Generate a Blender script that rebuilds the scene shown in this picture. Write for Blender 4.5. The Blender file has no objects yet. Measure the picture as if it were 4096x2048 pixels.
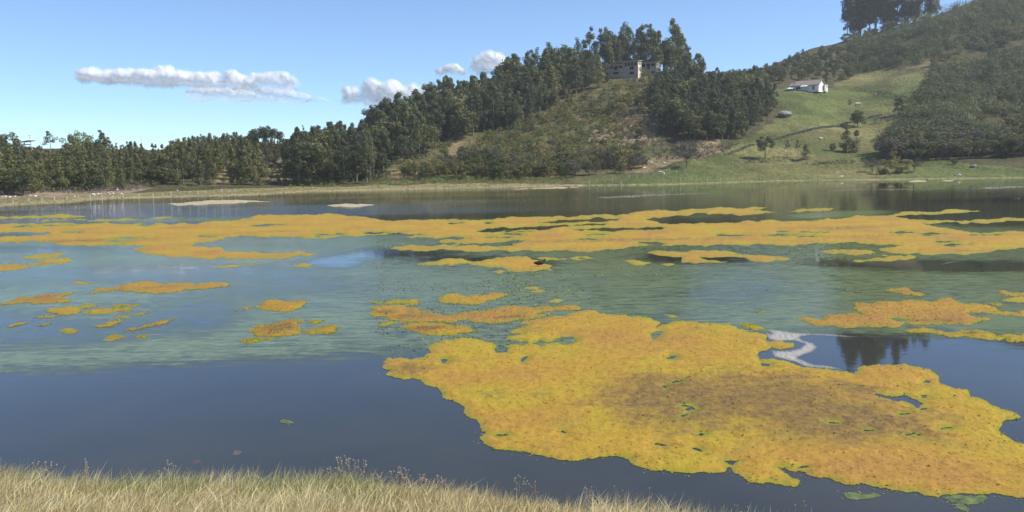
import bpy, bmesh, math, random
import numpy as np
from mathutils import Vector, Matrix
from mathutils.geometry import delaunay_2d_cdt

scene = bpy.context.scene
COL = scene.collection
# ------------------------------------------------------------------ camera
F_PX = 3408.0                    # focal length in photo pixels (4096 wide)
CAM = np.array([0.0, 0.0, 7.0])  # eye, 7 m above the water
PITCH = math.atan((1024 - 655) / F_PX)
ROLL = math.radians(1.0)
_F = np.array([0, math.cos(PITCH), -math.sin(PITCH)])
_R0 = np.array([1.0, 0, 0]); _U0 = np.array([0, math.sin(PITCH), math.cos(PITCH)])
_R = math.cos(ROLL) * _R0 - math.sin(ROLL) * _U0
_U = math.sin(ROLL) * _R0 + math.cos(ROLL) * _U0
cam_data = bpy.data.cameras.new('camera')
cam = bpy.data.objects.new('camera', cam_data); COL.objects.link(cam)
cam_data.sensor_width = 36.0
cam_data.lens = 36.0 * F_PX / 4096.0
cam_data.clip_start = 0.1; cam_data.clip_end = 30000
cam.matrix_world = Matrix(((_R[0], _U[0], -_F[0], CAM[0]), (_R[1], _U[1], -_F[1], CAM[1]), (_R[2], _U[2], -_F[2], CAM[2]), (0, 0, 0, 1)))
scene.camera = cam
# ------------------------------------------------------------------ sky and sun
SUN_H = np.array([0.985, -0.17]); SUN_H /= np.linalg.norm(SUN_H)   # where the sun stands, seen from above
SUN_EL = math.radians(46)
world = bpy.data.worlds.new('World'); scene.world = world; world.use_nodes = True
wn = world.node_tree; bg = wn.nodes['Background']
sky = wn.nodes.new('ShaderNodeTexSky'); sky.sky_type = 'NISHITA'; sky.sun_disc = False
sky.sun_elevation = SUN_EL
sky.sun_rotation = math.atan2(SUN_H[0], SUN_H[1])
sky.altitude = 2600; sky.air_density = 1.0; sky.dust_density = 0.25; sky.ozone_density = 2.0
wb = wn.nodes.new('ShaderNodeMix'); wb.data_type = 'RGBA'; wb.blend_type = 'MULTIPLY'; wb.inputs[0].default_value = 1.0; wb.inputs[7].default_value = (.80, .965, 1.12, 1)   # the phone's cool white balance
wn.links.new(sky.outputs[0], wb.inputs[6]); wn.links.new(wb.outputs[2], bg.inputs[0]); bg.inputs[1].default_value = 0.122
sun_d = bpy.data.lights.new('sun', 'SUN'); sun = bpy.data.objects.new('sun', sun_d); COL.objects.link(sun)
sun_d.energy = 4.8; sun_d.angle = math.radians(0.53); sun_d.color = (1.0, 0.955, 0.88)
_s = Vector((SUN_H[0] * math.cos(SUN_EL), SUN_H[1] * math.cos(SUN_EL), math.sin(SUN_EL)))
sun.rotation_euler = _s.to_track_quat('Z', 'Y').to_euler(); sun.location = (300, -60, 300)
scene.view_settings.view_transform = 'Standard'; scene.view_settings.look = 'None'
scene.view_settings.exposure = 0.42; scene.view_settings.gamma = 1.0
scene.view_settings.use_curve_mapping = False
cy = scene.cycles
cy.max_bounces = 8; cy.diffuse_bounces = 5; cy.glossy_bounces = 3; cy.transmission_bounces = 4
cy.transparent_max_bounces = 12; cy.volume_bounces = 6
cy.use_denoising = True

# ------------------------------------------------------------------ projection helpers
def ray(px, py):
    px = np.asarray(px, float); py = np.asarray(py, float)
    return _F + _R * ((px[..., None] - 2048) / F_PX) - _U * ((py[..., None] - 1024) / F_PX)
def on_z(px, py, z=0.0):
    r = ray(px, py); t = (z - CAM[2]) / r[..., 2]
    return CAM + r * t[..., None]
def at_y(px, py, Y):
    r = ray(px, py); t = np.asarray(Y, float) / r[..., 1]
    return CAM + r * t[..., None]
def proj(P):
    d = np.asarray(P, float) - CAM; w = d @ _F
    return np.stack([2048 + F_PX * (d @ _R) / w, 1024 - F_PX * (d @ _U) / w], -1)
# ------------------------------------------------------------------ noise
def _hash(ix, iy, seed):
    n = (ix.astype(np.int64) * 374761393 + iy.astype(np.int64) * 668265263 + seed * 974711) & 0xffffffff
    n = ((n ^ (n >> 13)) * 1274126177) & 0xffffffff
    return ((n ^ (n >> 16)) & 0xffff) / 65535.0
def vnoise(x, y, seed=0):
    x = np.asarray(x, float); y = np.asarray(y, float)
    ix = np.floor(x); iy = np.floor(y); fx = x - ix; fy = y - iy
    fx = fx * fx * (3 - 2 * fx); fy = fy * fy * (3 - 2 * fy)
    a = _hash(ix, iy, seed); b = _hash(ix + 1, iy, seed); c = _hash(ix, iy + 1, seed); d = _hash(ix + 1, iy + 1, seed)
    return (a * (1 - fx) + b * fx) * (1 - fy) + (c * (1 - fx) + d * fx) * fy
def fbm(x, y, seed=0, octv=4):
    s = 0; a = 0.5; t = 0
    for i in range(octv):
        s = s + a * vnoise(x, y, seed + i * 17); t += a; a *= 0.5; x = np.asarray(x) * 2.03; y = np.asarray(y) * 2.03
    return s / t
def inside(px, py, poly):
    px = np.asarray(px, float); py = np.asarray(py, float); c = np.zeros(px.shape, bool)
    n = len(poly)
    for i in range(n):
        x0, y0 = poly[i]; x1, y1 = poly[(i + 1) % n]
        if y0 == y1: continue
        k = ((y0 > py) != (y1 > py)) & (px < (x1 - x0) * (py - y0) / (y1 - y0) + x0)
        c ^= k
    return c
# ------------------------------------------------------------------ object helpers
def tag(o, label=None, cat=None, group=None, kind=None):
    if label: o['label'] = label
    if cat: o['category'] = cat
    if group: o['group'] = group
    if kind: o['kind'] = kind
    return o
def empty(name, loc, rz=0.0, sc=1.0):
    o = bpy.data.objects.new(name, None); COL.objects.link(o)
    o.location = loc; o.rotation_euler = (0, 0, rz); o.scale = (sc, sc, sc) if not hasattr(sc, '__len__') else sc
    o.empty_display_size = 0.5
    return o
def mesh(name, V, Fc, m=None, smooth=False, attrs=None):
    me = bpy.data.meshes.new(name)
    V = np.asarray(V, np.float32)
    if isinstance(Fc, np.ndarray):
        n, k = Fc.shape
        me.vertices.add(len(V)); me.vertices.foreach_set('co', V.ravel())
        me.loops.add(n * k); me.loops.foreach_set('vertex_index', Fc.astype(np.int32).ravel())
        me.polygons.add(n); me.polygons.foreach_set('loop_start', np.arange(0, n * k, k, dtype=np.int32))
        me.update(calc_edges=True)
    else:
        me.from_pydata(V.tolist(), [], [list(f) for f in Fc]); me.update()
    if smooth: me.polygons.foreach_set('use_smooth', np.ones(len(me.polygons), bool))
    for nm, arr in (attrs or {}).items():
        arr = np.asarray(arr, np.float32)
        if arr.ndim == 1:
            at = me.attributes.new(nm, 'FLOAT', 'POINT'); at.data.foreach_set('value', arr)
        else:
            at = me.attributes.new(nm, 'FLOAT_COLOR', 'POINT')
            if arr.shape[1] == 3: arr = np.concatenate([arr, np.ones((len(arr), 1), np.float32)], 1)
            at.data.foreach_set('color', arr.ravel())
    if m: me.materials.append(m)
    return me
def link(name, me, parent=None, loc=None):
    o = bpy.data.objects.new(name, me); COL.objects.link(o)
    if parent: o.parent = parent
    if loc is not None: o.location = loc
    return o
class MB:
    """collects boxes, tubes and blobs into one mesh"""
    def __init__(s): s.v = []; s.f = []
    def box(s, x0, x1, y0, y1, z0, z1):
        b = len(s.v)
        s.v += [(x0, y0, z0), (x1, y0, z0), (x1, y1, z0), (x0, y1, z0), (x0, y0, z1), (x1, y0, z1), (x1, y1, z1), (x0, y1, z1)]
        s.f += [tuple(b + i for i in q) for q in ((3, 2, 1, 0), (4, 5, 6, 7), (0, 1, 5, 4), (1, 2, 6, 5), (2, 3, 7, 6), (3, 0, 4, 7))]
        return s
    def poly(s, pts, d):
        """extrude polygon pts (3D list) by vector d"""
        b = len(s.v); n = len(pts)
        s.v += [tuple(p) for p in pts] + [tuple(np.add(p, d)) for p in pts]
        s.f.append(tuple(range(b + n - 1, b - 1, -1))); s.f.append(tuple(range(b + n, b + 2 * n)))
        for i in range(n):
            j = (i + 1) % n; s.f.append((b + i, b + j, b + n + j, b + n + i))
        return s
    def tube(s, pts, rad, k=6):
        pts = [np.asarray(p, float) for p in pts]; b = len(s.v); n = len(pts)
        for i, p in enumerate(pts):
            d = pts[min(i + 1, n - 1)] - pts[max(i - 1, 0)]; d = d / (np.linalg.norm(d) + 1e-9)
            a = np.cross(d, (0.3, 0.9, 0.1) if abs(d[2]) > .7 else (0, 0, 1)); a /= np.linalg.norm(a); c = np.cross(d, a)
            r = rad[i] if hasattr(rad, '__len__') else rad
            for j in range(k):
                t = 2 * math.pi * j / k; s.v.append(tuple(p + r * (math.cos(t) * a + math.sin(t) * c)))
        for i in range(n - 1):
            for j in range(k):
                s.f.append((b + i * k + j, b + i * k + (j + 1) % k, b + (i + 1) * k + (j + 1) % k, b + (i + 1) * k + j))
        s.f.append(tuple(b + j for j in range(k - 1, -1, -1))); s.f.append(tuple(b + (n - 1) * k + j for j in range(k)))
        return s
    def blob(s, c, r, rng, sub=2, jit=0.18, flat=0.0):
        bm = bmesh.new(); bmesh.ops.create_icosphere(bm, subdivisions=sub, radius=1.0)
        b = len(s.v)
        ph = rng.uniform(0, 6, 6)
        for v in bm.verts:
            p = np.array(v.co)
            q = 1 + jit * (math.sin(3 * p[0] + ph[0]) * math.cos(2.5 * p[1] + ph[1]) + 0.6 * math.sin(5 * p[2] + 4 * p[0] + ph[2]) + 0.5 * rng.uniform(-1, 1))
            p = p * q * np.asarray(r)
            s.v.append(tuple(p + np.asarray(c)))
        for f in bm.faces: s.f.append(tuple(b + v.index for v in f.verts))
        bm.free(); return s
    def make(s, name, m, parent=None, smooth=False):
        return link(name, mesh(name, s.v, s.f, m, smooth), parent)
# ------------------------------------------------------------------ material helpers
def newmat(name):
    m = bpy.data.materials.new(name); m.use_nodes = True
    nt = m.node_tree; p = nt.nodes['Principled BSDF']
    return m, nt, p
def nd(nt, t, **kw):
    n = nt.nodes.new(t)
    for k, v in kw.items(): setattr(n, k, v)
    return n
def ramp(nt, src, stops):
    r = nt.nodes.new('ShaderNodeValToRGB'); e = r.color_ramp.elements
    while len(e) < len(stops): e.new(0.5)
    for el, (p, c) in zip(e, stops):
        el.position = p; el.color = (*c, 1) if len(c) == 3 else c
    nt.links.new(src, r.inputs[0]); return r.outputs[0]
def noise_n(nt, scale, detail=4, rough=0.55, vec=None, sc=None):
    n = nt.nodes.new('ShaderNodeTexNoise'); n.inputs['Scale'].default_value = scale; n.inputs['Detail'].default_value = detail; n.inputs['Roughness'].default_value = rough
    if vec is None:
        g = nt.nodes.new('ShaderNodeNewGeometry'); vec = g.outputs['Position']
    if sc is not None:
        mp = nt.nodes.new('ShaderNodeMapping'); mp.inputs['Scale'].default_value = sc; nt.links.new(vec, mp.inputs[0]); vec = mp.outputs[0]
    nt.links.new(vec, n.inputs['Vector']); return n.outputs['Fac']
def mix(nt, fac, a, b, mode='MIX'):
    n = nt.nodes.new('ShaderNodeMix'); n.data_type = 'RGBA'; n.blend_type = mode
    for s, v in ((n.inputs[0], fac), (n.inputs[6], a), (n.inputs[7], b)):
        if isinstance(v, (int, float)): s.default_value = v
        elif isinstance(v, tuple): s.default_value = (*v, 1) if len(v) == 3 else v
        else: nt.links.new(v, s)
    return n.outputs[2]
def mth(nt, op, a, b=None, c=None):
    n = nt.nodes.new('ShaderNodeMath'); n.operation = op
    for i, v in enumerate((a, b, c)):
        if v is None: continue
        if isinstance(v, (int, float)): n.inputs[i].default_value = v
        else: nt.links.new(v, n.inputs[i])
    return n.outputs[0]
def attr(nt, name):
    n = nt.nodes.new('ShaderNodeAttribute'); n.attribute_name = name; return n
def bump(nt, p, h, strength, dist):
    b = nt.nodes.new('ShaderNodeBump'); b.inputs['Strength'].default_value = strength; b.inputs['Distance'].default_value = dist
    nt.links.new(h, b.inputs['Height']); nt.links.new(b.outputs[0], p.inputs['Normal']); return b
def plain(name, c, rough=0.8, var=0.25, scale=3.0):
    m, nt, p = newmat(name)
    f = noise_n(nt, scale, 5)
    lo = tuple(x * (1 - var) for x in c); hi = tuple(min(1, x * (1 + var)) for x in c)
    nt.links.new(ramp(nt, f, [(0.3, lo), (0.7, hi)]), p.inputs['Base Color']); p.inputs['Roughness'].default_value = rough
    p.inputs['Specular IOR Level'].default_value = 0.25
    return m
def foliage(name, lo, hi, trans=0.3):
    """leaf material: colour differs from tree to tree and from clump to clump"""
    m, nt, p = newmat(name)
    oi = nt.nodes.new('ShaderNodeObjectInfo'); t = attr(nt, 'tone').outputs['Fac']
    f = mth(nt, 'ADD', mth(nt, 'MULTIPLY', oi.outputs['Random'], 0.5), mth(nt, 'MULTIPLY', t, 0.5))
    col = ramp(nt, f, [(0.12, lo), (0.88, hi)])
    nt.links.new(col, p.inputs['Base Color']); p.inputs['Roughness'].default_value = 0.6; p.inputs['Specular IOR Level'].default_value = 0.3
    tr = nt.nodes.new('ShaderNodeBsdfTranslucent'); nt.links.new(col, tr.inputs[0])
    mx = nt.nodes.new('ShaderNodeMixShader'); mx.inputs[0].default_value = trans
    nt.links.new(p.outputs[0], mx.inputs[1]); nt.links.new(tr.outputs[0], mx.inputs[2])
    nt.links.new(mx.outputs[0], nt.nodes['Material Output'].inputs[0]); return m
HAZE = 0.00014
# ------------------------------------------------------------------ land: heights from surveyed profiles (bearing, distance, elevation)
PROF = {  # bearing in photo pixels: (distance, photo row of the ground there)
 -900: [(150, 868), (182, 825), (200, 800), (212, 768), (320, 610), (420, 600), (700, 640)],
 0:    [(174, 828), (202, 797), (214, 775), (232, 735), (320, 605), (420, 598), (700, 640)],
 300:  [(188, 813), (228, 787), (238, 772), (250, 738), (330, 606), (420, 598), (700, 630)],
 600:  [(209, 794), (248, 764), (262, 738), (350, 618), (450, 605), (700, 610)],
 860:  [(212, 788), (258, 752), (275, 722), (310, 655), (360, 625), (450, 600), (620, 592), (800, 610)],
 1060: [(220, 780), (266, 744), (285, 715), (310, 675), (350, 642), (480, 605), (640, 580), (800, 600)],
 1262: [(243, 767), (264, 748), (280, 735), (330, 655), (400, 600), (480, 580), (640, 572), (800, 590)],
 1500: [(247, 760), (264, 740), (285, 705), (330, 640), (380, 580), (430, 540), (480, 530), (700, 570)],
 1750: [(250, 755), (268, 731), (285, 700), (340, 605), (400, 510), (450, 440), (480, 430), (700, 520)],
 2000: [(253, 750), (270, 731), (285, 707), (340, 605), (400, 480), (460, 390), (490, 375), (700, 470)],
 2300: [(254, 748), (272, 731), (290, 702), (340, 580), (400, 440), (450, 330), (475, 300), (510, 300), (700, 430)],
 2600: [(249, 741), (270, 712), (285, 690), (300, 655), (350, 525), (400, 390), (430, 325), (445, 300), (480, 288), (520, 290), (700, 410)],
 2850: [(258, 734), (272, 708), (285, 686), (305, 640), (335, 585), (375, 490), (420, 385), (460, 322), (500, 305), (560, 310), (750, 400)],
 3000: [(268, 727), (280, 705), (292, 686), (310, 645), (335, 590), (365, 530), (410, 450), (450, 385), (485, 330), (530, 290), (570, 285), (750, 390)],
 3200: [(270, 722), (284, 700), (298, 672), (312, 638), (340, 565), (370, 500), (415, 410), (448, 362), (472, 352), (505, 318), (560, 240), (600, 205), (650, 205), (800, 280)],
 3450: [(264, 717), (280, 700), (293, 676), (312, 640), (340, 590), (370, 535), (410, 465), (450, 405), (480, 355), (520, 320), (555, 285), (600, 195), (640, 150), (690, 140), (850, 220)],
 3700: [(263, 714), (278, 695), (296, 655), (310, 640), (325, 600), (350, 530), (400, 430), (450, 340), (500, 260), (560, 160), (600, 85), (640, 70), (800, 130)],
 4096: [(259, 711), (275, 680), (296, 632), (312, 612), (330, 570), (350, 500), (400, 390), (500, 195), (600, 0), (700, -120), (760, -130), (900, -80)],
 5200: [(240, 695), (260, 660), (290, 600), (330, 530), (400, 380), (500, 190), (600, 0), (700, -120), (800, -120)],
}
S_N, Y0, DY, Y_N = 420, 100.0, 1.5, 900
S_MIN, S_MAX = -1.25, 1.25
Ygrid = Y0 + DY * np.arange(Y_N)
_cols_s = []; _cols_z = []
for pxc, pts in sorted(PROF.items()):
    Yp = np.array([p[0] for p in pts], float); pyp = np.array([p[1] for p in pts], float)
    P = at_y(np.full(len(pts), float(pxc)), pyp, Yp)
    z = P[:, 2]; z[0] = 0.0
    Yk = np.concatenate([[90, Yp[0] - 30, Yp[0] - 6], Yp, [Yp[-1] + 250, 1500]])
    zk = np.concatenate([[-1.6, -1.6, -0.55], z, [max(8.0, z[-1] - 35), 10.0]])
    _cols_s.append(float(np.mean(P[:, 0] / P[:, 1]))); _cols_z.append(np.interp(Ygrid, Yk, zk))
_cols_s = np.array(_cols_s); _cols_z = np.array(_cols_z)
Sgrid = np.linspace(S_MIN, S_MAX, S_N)
TAB = np.stack([np.interp(Sgrid, _cols_s, _cols_z[:, j]) for j in range(Y_N)], 1)
def _gauss(a, sig, ax):
    r = int(3 * sig) + 1; k = np.exp(-0.5 * (np.arange(-r, r + 1) / sig) ** 2); k /= k.sum()
    pad = [(0, 0), (0, 0)]; pad[ax] = (r, r); b = np.pad(a, pad, 'edge')
    return np.apply_along_axis(lambda v: np.convolve(v, k, 'valid'), ax, b)
TAB = _gauss(_gauss(TAB, 3.0, 0), 2.2, 1)
def ground(x, y):
    x = np.asarray(x, float); y = np.asarray(y, float); s = x / np.maximum(y, 1)
    a = np.clip((s - S_MIN) / (S_MAX - S_MIN) * (S_N - 1), 0, S_N - 1.001); b = np.clip((y - Y0) / DY, 0, Y_N - 1.001)
    i = a.astype(int); j = b.astype(int); fa = a - i; fb = b - j
    z = (TAB[i, j] * (1 - fa) + TAB[i + 1, j] * fa) * (1 - fb) + (TAB[i, j + 1] * (1 - fa) + TAB[i + 1, j + 1] * fa) * fb
    k = np.clip((z - 0.5) / 6, 0, 1)
    return z + k * (fbm(x * .05, y * .05, 3, 3) - .5) * 3.0 + np.clip(z / 2, 0, 1) * (fbm(x * .25, y * .25, 8, 3) - .5) * .5
def hit(px, py, ymin=150.0):
    """where the sight line through a photo pixel meets the ground"""
    px = np.atleast_1d(np.asarray(px, float)); py = np.atleast_1d(np.asarray(py, float))
    Ys = np.arange(ymin, 1000, 1.0); r = ray(px, py)
    t = Ys[None, :] / r[:, 1:2]; X = r[:, 0:1] * t; Z = CAM[2] + r[:, 2:3] * t
    below = Z <= ground(X, np.broadcast_to(Ys, X.shape))
    ok = below.any(1); j = below.argmax(1); rows = np.arange(len(px))
    P = np.stack([X[rows, j], Ys[j], ground(X[rows, j], Ys[j])], 1)
    return P, ok

# ------------------------------------------------------------------ land colours (soil, pasture, straw; noise breaks every border)
MEADOW = [(2300, 752), (2700, 746), (3300, 730), (4300, 716), (4300, 690), (3930, 655), (3700, 640), (3540, 620), (3520, 540), (3600, 490), (3640, 430), (3680, 395), (3730, 300),
          (3720, 282), (3500, 285), (3350, 330), (3330, 350), (3060, 362), (3145, 440), (3110, 470), (3000, 545), (2900, 600), (2800, 640), (2560, 695), (2400, 705), (2330, 725)]
FIELD_L = [(-900, 900), (0, 840), (1000, 795), (1400, 772), (2340, 756), (2340, 735), (1900, 733), (1500, 741), (1300, 747), (1000, 752), (860, 758), (520, 772), (330, 781), (0, 794), (-900, 800)]
BANK_L = [(-900, 805), (0, 794), (330, 782), (520, 773), (600, 752), (520, 735), (330, 715), (0, 730), (-900, 740)]
CLEARING = [(3590, 240), (3650, 228), (3735, 235), (3745, 255), (3700, 282), (3590, 275)]
SANDY = [[(1785, 640), (1800, 575), (1845, 560), (1850, 610), (1810, 645)], [(850, 745), (880, 690), (905, 655), (945, 660), (940, 740)], [(1050, 725), (1090, 640), (1160, 640), (1165, 725)],
         [(1540, 735), (1560, 680), (1700, 680), (1700, 722)], [(2480, 690), (2560, 640), (2700, 620), (2760, 640), (2690, 655), (2600, 690)], [(2780, 640), (2900, 600), (2880, 560), (2760, 590)]]
FERN = [(2250, 640), (2380, 520), (2480, 430), (2640, 470), (2620, 560), (2520, 620), (2400, 660)]
HILL_M = [(1560, 735), (1560, 640), (1700, 600), (1900, 480), (2300, 330), (2700, 300), (2640, 520), (2720, 640), (2560, 690), (2300, 730)]
def land_colour(P):
    q = proj(P); x, y = P[:, 0], P[:, 1]
    w = (fbm(x * .12, y * .12, 21, 4) - .5) * 34; w2 = (fbm(x * .12 + 40, y * .12, 22, 4) - .5) * 24
    px, py = q[:, 0] + w, q[:, 1] + w2 * np.clip((y - 200) / 100, .25, 1)
    n1 = fbm(x * .06, y * .06, 31, 4)[:, None]; n2 = fbm(x * .02, y * .02, 35, 3)[:, None]; n3 = fbm(x * .3, y * .3, 39, 3)[:, None]
    C = np.array([.060, .062, .030]) * (1 - n1) + np.array([.11, .095, .05]) * n1
    def lay(poly, c, soft=1.0):
        k = inside(px, py, poly)[:, None] * soft
        C[:] = C * (1 - k) + c * k
    lay(HILL_M, np.array([.085, .095, .038]) * (1 - n1) + np.array([.165, .13, .07]) * n1)
    lay(FERN, np.array([.15, .14, .07]) * (1 - n3) + np.array([.32, .22, .165]) * n3, .85)
    lay(BANK_L, np.array([.21, .155, .115]) * (1 - n3) + np.array([.31, .24, .18]) * n3)
    g = np.clip((n2 - .42) * 5, 0, 1); g2 = np.clip((n1 - .35) * 3, 0, 1)
    lay(MEADOW, (np.array([.112, .130, .044]) * (1 - g) + np.array([.185, .170, .072]) * g) * (.78 + .4 * g2))
    lay(FIELD_L, np.array([.20, .18, .08]) * (1 - n1) + np.array([.29, .24, .125]) * n1)
    for s in SANDY: lay(s, np.array([.20, .15, .085]) * (1 - n3) + np.array([.33, .245, .145]) * n3, .8)
    lay(CLEARING, np.array([.15, .125, .06]) * (1 - n3) + np.array([.25, .20, .11]) * n3)
    z = P[:, 2]; k = (np.clip(1 - np.abs(z - .18) / .2, 0, 1) * .8)[:, None]
    C[:] = C * (1 - k) + np.array([.36, .31, .18]) * k
    k = np.clip((.02 - z) / .3, 0, 1)[:, None]; C[:] = C * (1 - k) + np.array([.07, .055, .035]) * k
    return C
m_land, nt, p = newmat('land')
ac = attr(nt, 'ground_colour').outputs['Color']
n1 = noise_n(nt, 0.9, 8, .65); n2 = noise_n(nt, 0.22, 5, .6, sc=(1, .6, 1))
v = nt.nodes.new('ShaderNodeTexVoronoi'); v.inputs['Scale'].default_value = 0.55
g = nt.nodes.new('ShaderNodeNewGeometry'); nt.links.new(g.outputs['Position'], v.inputs['Vector'])
tuss = ramp(nt, v.outputs['Distance'], [(0.1, (1.15, 1.12, 1.0)), (0.75, (.72, .74, .7))])
c = mix(nt, 1.0, ac, ramp(nt, n1, [(0.3, (.74, .75, .74)), (0.72, (1.25, 1.22, 1.18))]), 'MULTIPLY')
c = mix(nt, 1.0, c, ramp(nt, n2, [(0.3, (.72, .77, .72)), (0.7, (1.25, 1.2, 1.2))]), 'MULTIPLY')
c = mix(nt, .45, c, tuss, 'MULTIPLY')
nt.links.new(c, p.inputs['Base Color']); p.inputs['Roughness'].default_value = .95; p.inputs['Specular IOR Level'].default_value = .1
bump(nt, p, mth(nt, 'ADD', n1, v.outputs['Distance']), .9, .5)
sg = np.linspace(-1.2, 1.2, 620)
yg = np.concatenate([np.arange(112, 180, 4.0), np.arange(180, 340, 1.1), np.arange(340, 640, 2.0), np.arange(640, 1000, 9.0), np.arange(1000, 1401, 40.0)])
SS, YY = np.meshgrid(sg, yg); XX = SS * YY
Pg = np.stack([XX, YY, ground(XX, YY)], -1).reshape(-1, 3)
nr, nc = len(yg), len(sg)
idx = np.arange(nr * nc).reshape(nr, nc)
quads = np.stack([idx[:-1, :-1], idx[:-1, 1:], idx[1:, 1:], idx[1:, :-1]], -1).reshape(-1, 4)
terrain = link('terrain', mesh('terrain', Pg, quads, m_land, True, {'ground_colour': land_colour(Pg)}))
tag(terrain, 'rising ground of pasture, sandy soil and scrub slopes beyond the lake', kind='structure')

# ------------------------------------------------------------------ water
m_water, nt, p = newmat('water')
geo = nt.nodes.new('ShaderNodeNewGeometry'); sep = nt.nodes.new('ShaderNodeSeparateXYZ'); nt.links.new(geo.outputs['Position'], sep.inputs[0])
murk = noise_n(nt, .18, 4, .6)
shal = nt.nodes.new('ShaderNodeMapRange'); nt.links.new(sep.outputs['Y'], shal.inputs[0])
shal.inputs[1].default_value = 16; shal.inputs[2].default_value = 46
deep = ramp(nt, murk, [(.3, (.014, .016, .014)), (.75, (.022, .021, .016))])
near = ramp(nt, murk, [(.3, (.034, .037, .029)), (.75, (.056, .053, .038))])
nt.links.new(mix(nt, shal.outputs[0], near, deep), p.inputs['Base Color'])
p.inputs['Roughness'].default_value = .03; p.inputs['IOR'].default_value = 1.333
rip = noise_n(nt, 2.2, 3, .6, sc=(.45, 1.3, 1)); rip2 = noise_n(nt, .35, 2, .5, sc=(.5, 1.4, 1))
ruf = nt.nodes.new('ShaderNodeMapRange'); nt.links.new(sep.outputs['Y'], ruf.inputs[0])
ruf.inputs[1].default_value = 62; ruf.inputs[2].default_value = 125; ruf.inputs[3].default_value = .0022; ruf.inputs[4].default_value = .05
patch = ramp(nt, noise_n(nt, .03, 3, .5, sc=(.5, 1.6, 1)), [(.35, (.35, .35, .35)), (.6, (1, 1, 1))])
side = nt.nodes.new('ShaderNodeMapRange'); nt.links.new(sep.outputs['X'], side.inputs[0])   # the breeze ruffles the left half of the lake more
side.inputs[1].default_value = -30; side.inputs[2].default_value = 45; side.inputs[3].default_value = 1.3; side.inputs[4].default_value = .16
amp = mth(nt, 'MULTIPLY', mth(nt, 'MULTIPLY', ruf.outputs[0], patch), side.outputs[0])
lee = nt.nodes.new('ShaderNodeMapRange'); nt.links.new(sep.outputs['Y'], lee.inputs[0])            # sheltered strip under the far shore
lee.inputs[1].default_value = 166; lee.inputs[2].default_value = 205; lee.inputs[3].default_value = 1; lee.inputs[4].default_value = .22
amp = mth(nt, 'MULTIPLY', amp, lee.outputs[0])
h = mth(nt, 'MULTIPLY', mth(nt, 'ADD', rip, mth(nt, 'MULTIPLY', rip2, 1.5)), amp)
bump(nt, p, h, 1.0, 1.0)
wg = np.array([(-420, 6, 0), (420, 6, 0), (420, 330, 0), (-420, 330, 0)], float)
water = link('water', mesh('water', wg, np.array([[0, 1, 2, 3]]), m_water))
tag(water, 'calm murky lake water reflecting sky and hillside', kind='structure')
# ------------------------------------------------------------------ floating algae
def fractal(poly, rng, amp=.16, lim=9.0, closed=True):
    """rough a traced outline (photo pixels) into a serrated one"""
    pts = [np.array(q, float) for q in poly]; n = len(pts); out = []
    def sub(a, b, d):
        L = np.hypot(*(b - a))
        if L < lim or d > 7: return [a]
        nrm = np.array([-(b - a)[1], (b - a)[0]]) / L
        k = amp * min(L, 70) * rng.normal() * .55
        m = (a + b) / 2 + nrm * k * np.array([1, .55]) + (b - a) * rng.uniform(-.12, .12)
        return sub(a, m, d + 1) + sub(m, b, d + 1)
    for i in range(n):
        out += sub(pts[i], pts[(i + 1) % n], 0)
    return np.array(out)
def seg_dist(q, loops):
    d = np.full(len(q), 1e9)
    for L in loops:
        a = L; b = np.roll(L, -1, 0)
        for s in range(0, len(q), 4000):
            qq = q[s:s + 4000, None, :]; ab = (b - a)[None]
            t = np.clip(((qq - a) * ab).sum(-1) / ((ab * ab).sum(-1) + 1e-9), 0, 1)
            d[s:s + 4000] = np.minimum(d[s:s + 4000], np.sqrt((((qq - a - ab * t[..., None])) ** 2 * np.array([1, 4])).sum(-1)).min(1))
    return d
RIM = []
def sheet(poly, holes, rng, step, amp=.16, lim=9.0):
    loops = [fractal(poly, rng, amp, lim)] + [fractal(h, rng, amp, lim) for h in holes]
    V = []; E = []
    for L in loops:
        b = len(V); V += [tuple(q) for q in L]; E += [(b + i, b + (i + 1) % len(L)) for i in range(len(L))]
    lo = loops[0].min(0); hi = loops[0].max(0)
    gx, gy = np.meshgrid(np.arange(lo[0], hi[0], step[0]), np.arange(lo[1], hi[1], step[1]))
    gx = gx + (np.arange(gx.shape[0]) % 2)[:, None] * step[0] / 2
    q = np.stack([gx.ravel(), gy.ravel()], 1) + rng.uniform(-.33, .33, (gx.size, 2)) * np.array(step)
    k = inside(q[:, 0], q[:, 1], loops[0])
    for L in loops[1:]: k &= ~inside(q[:, 0], q[:, 1], L)
    q = q[k]
    if len(q):
        q = q[seg_dist(q, loops) > min(step) * .5]
    V += [tuple(a) for a in q]
    r = delaunay_2d_cdt([Vector(a) for a in V], E, [], 0, 1e-4)
    v2 = np.array([tuple(a) for a in r[0]]); tri = np.array([t for t in r[2] if len(t) == 3])
    c = v2[tri].mean(1); k = inside(c[:, 0], c[:, 1], loops[0])
    for L in loops[1:]: k &= ~inside(c[:, 0], c[:, 1], L)
    tri = tri[k]
    RIM[:] = loops
    used = np.unique(tri); rm = -np.ones(len(v2), int); rm[used] = np.arange(len(used))
    v2 = v2[used]; tri = rm[tri]
    d = seg_dist(v2, loops)
    W = on_z(v2[:, 0], v2[:, 1], 0.0)
    a, b_, c_ = (W[tri[:, i]] for i in range(3))
    flip = np.cross(b_ - a, c_ - a)[:, 2] < 0; tri[flip] = tri[flip][:, ::-1]
    return v2, W, tri, d
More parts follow.
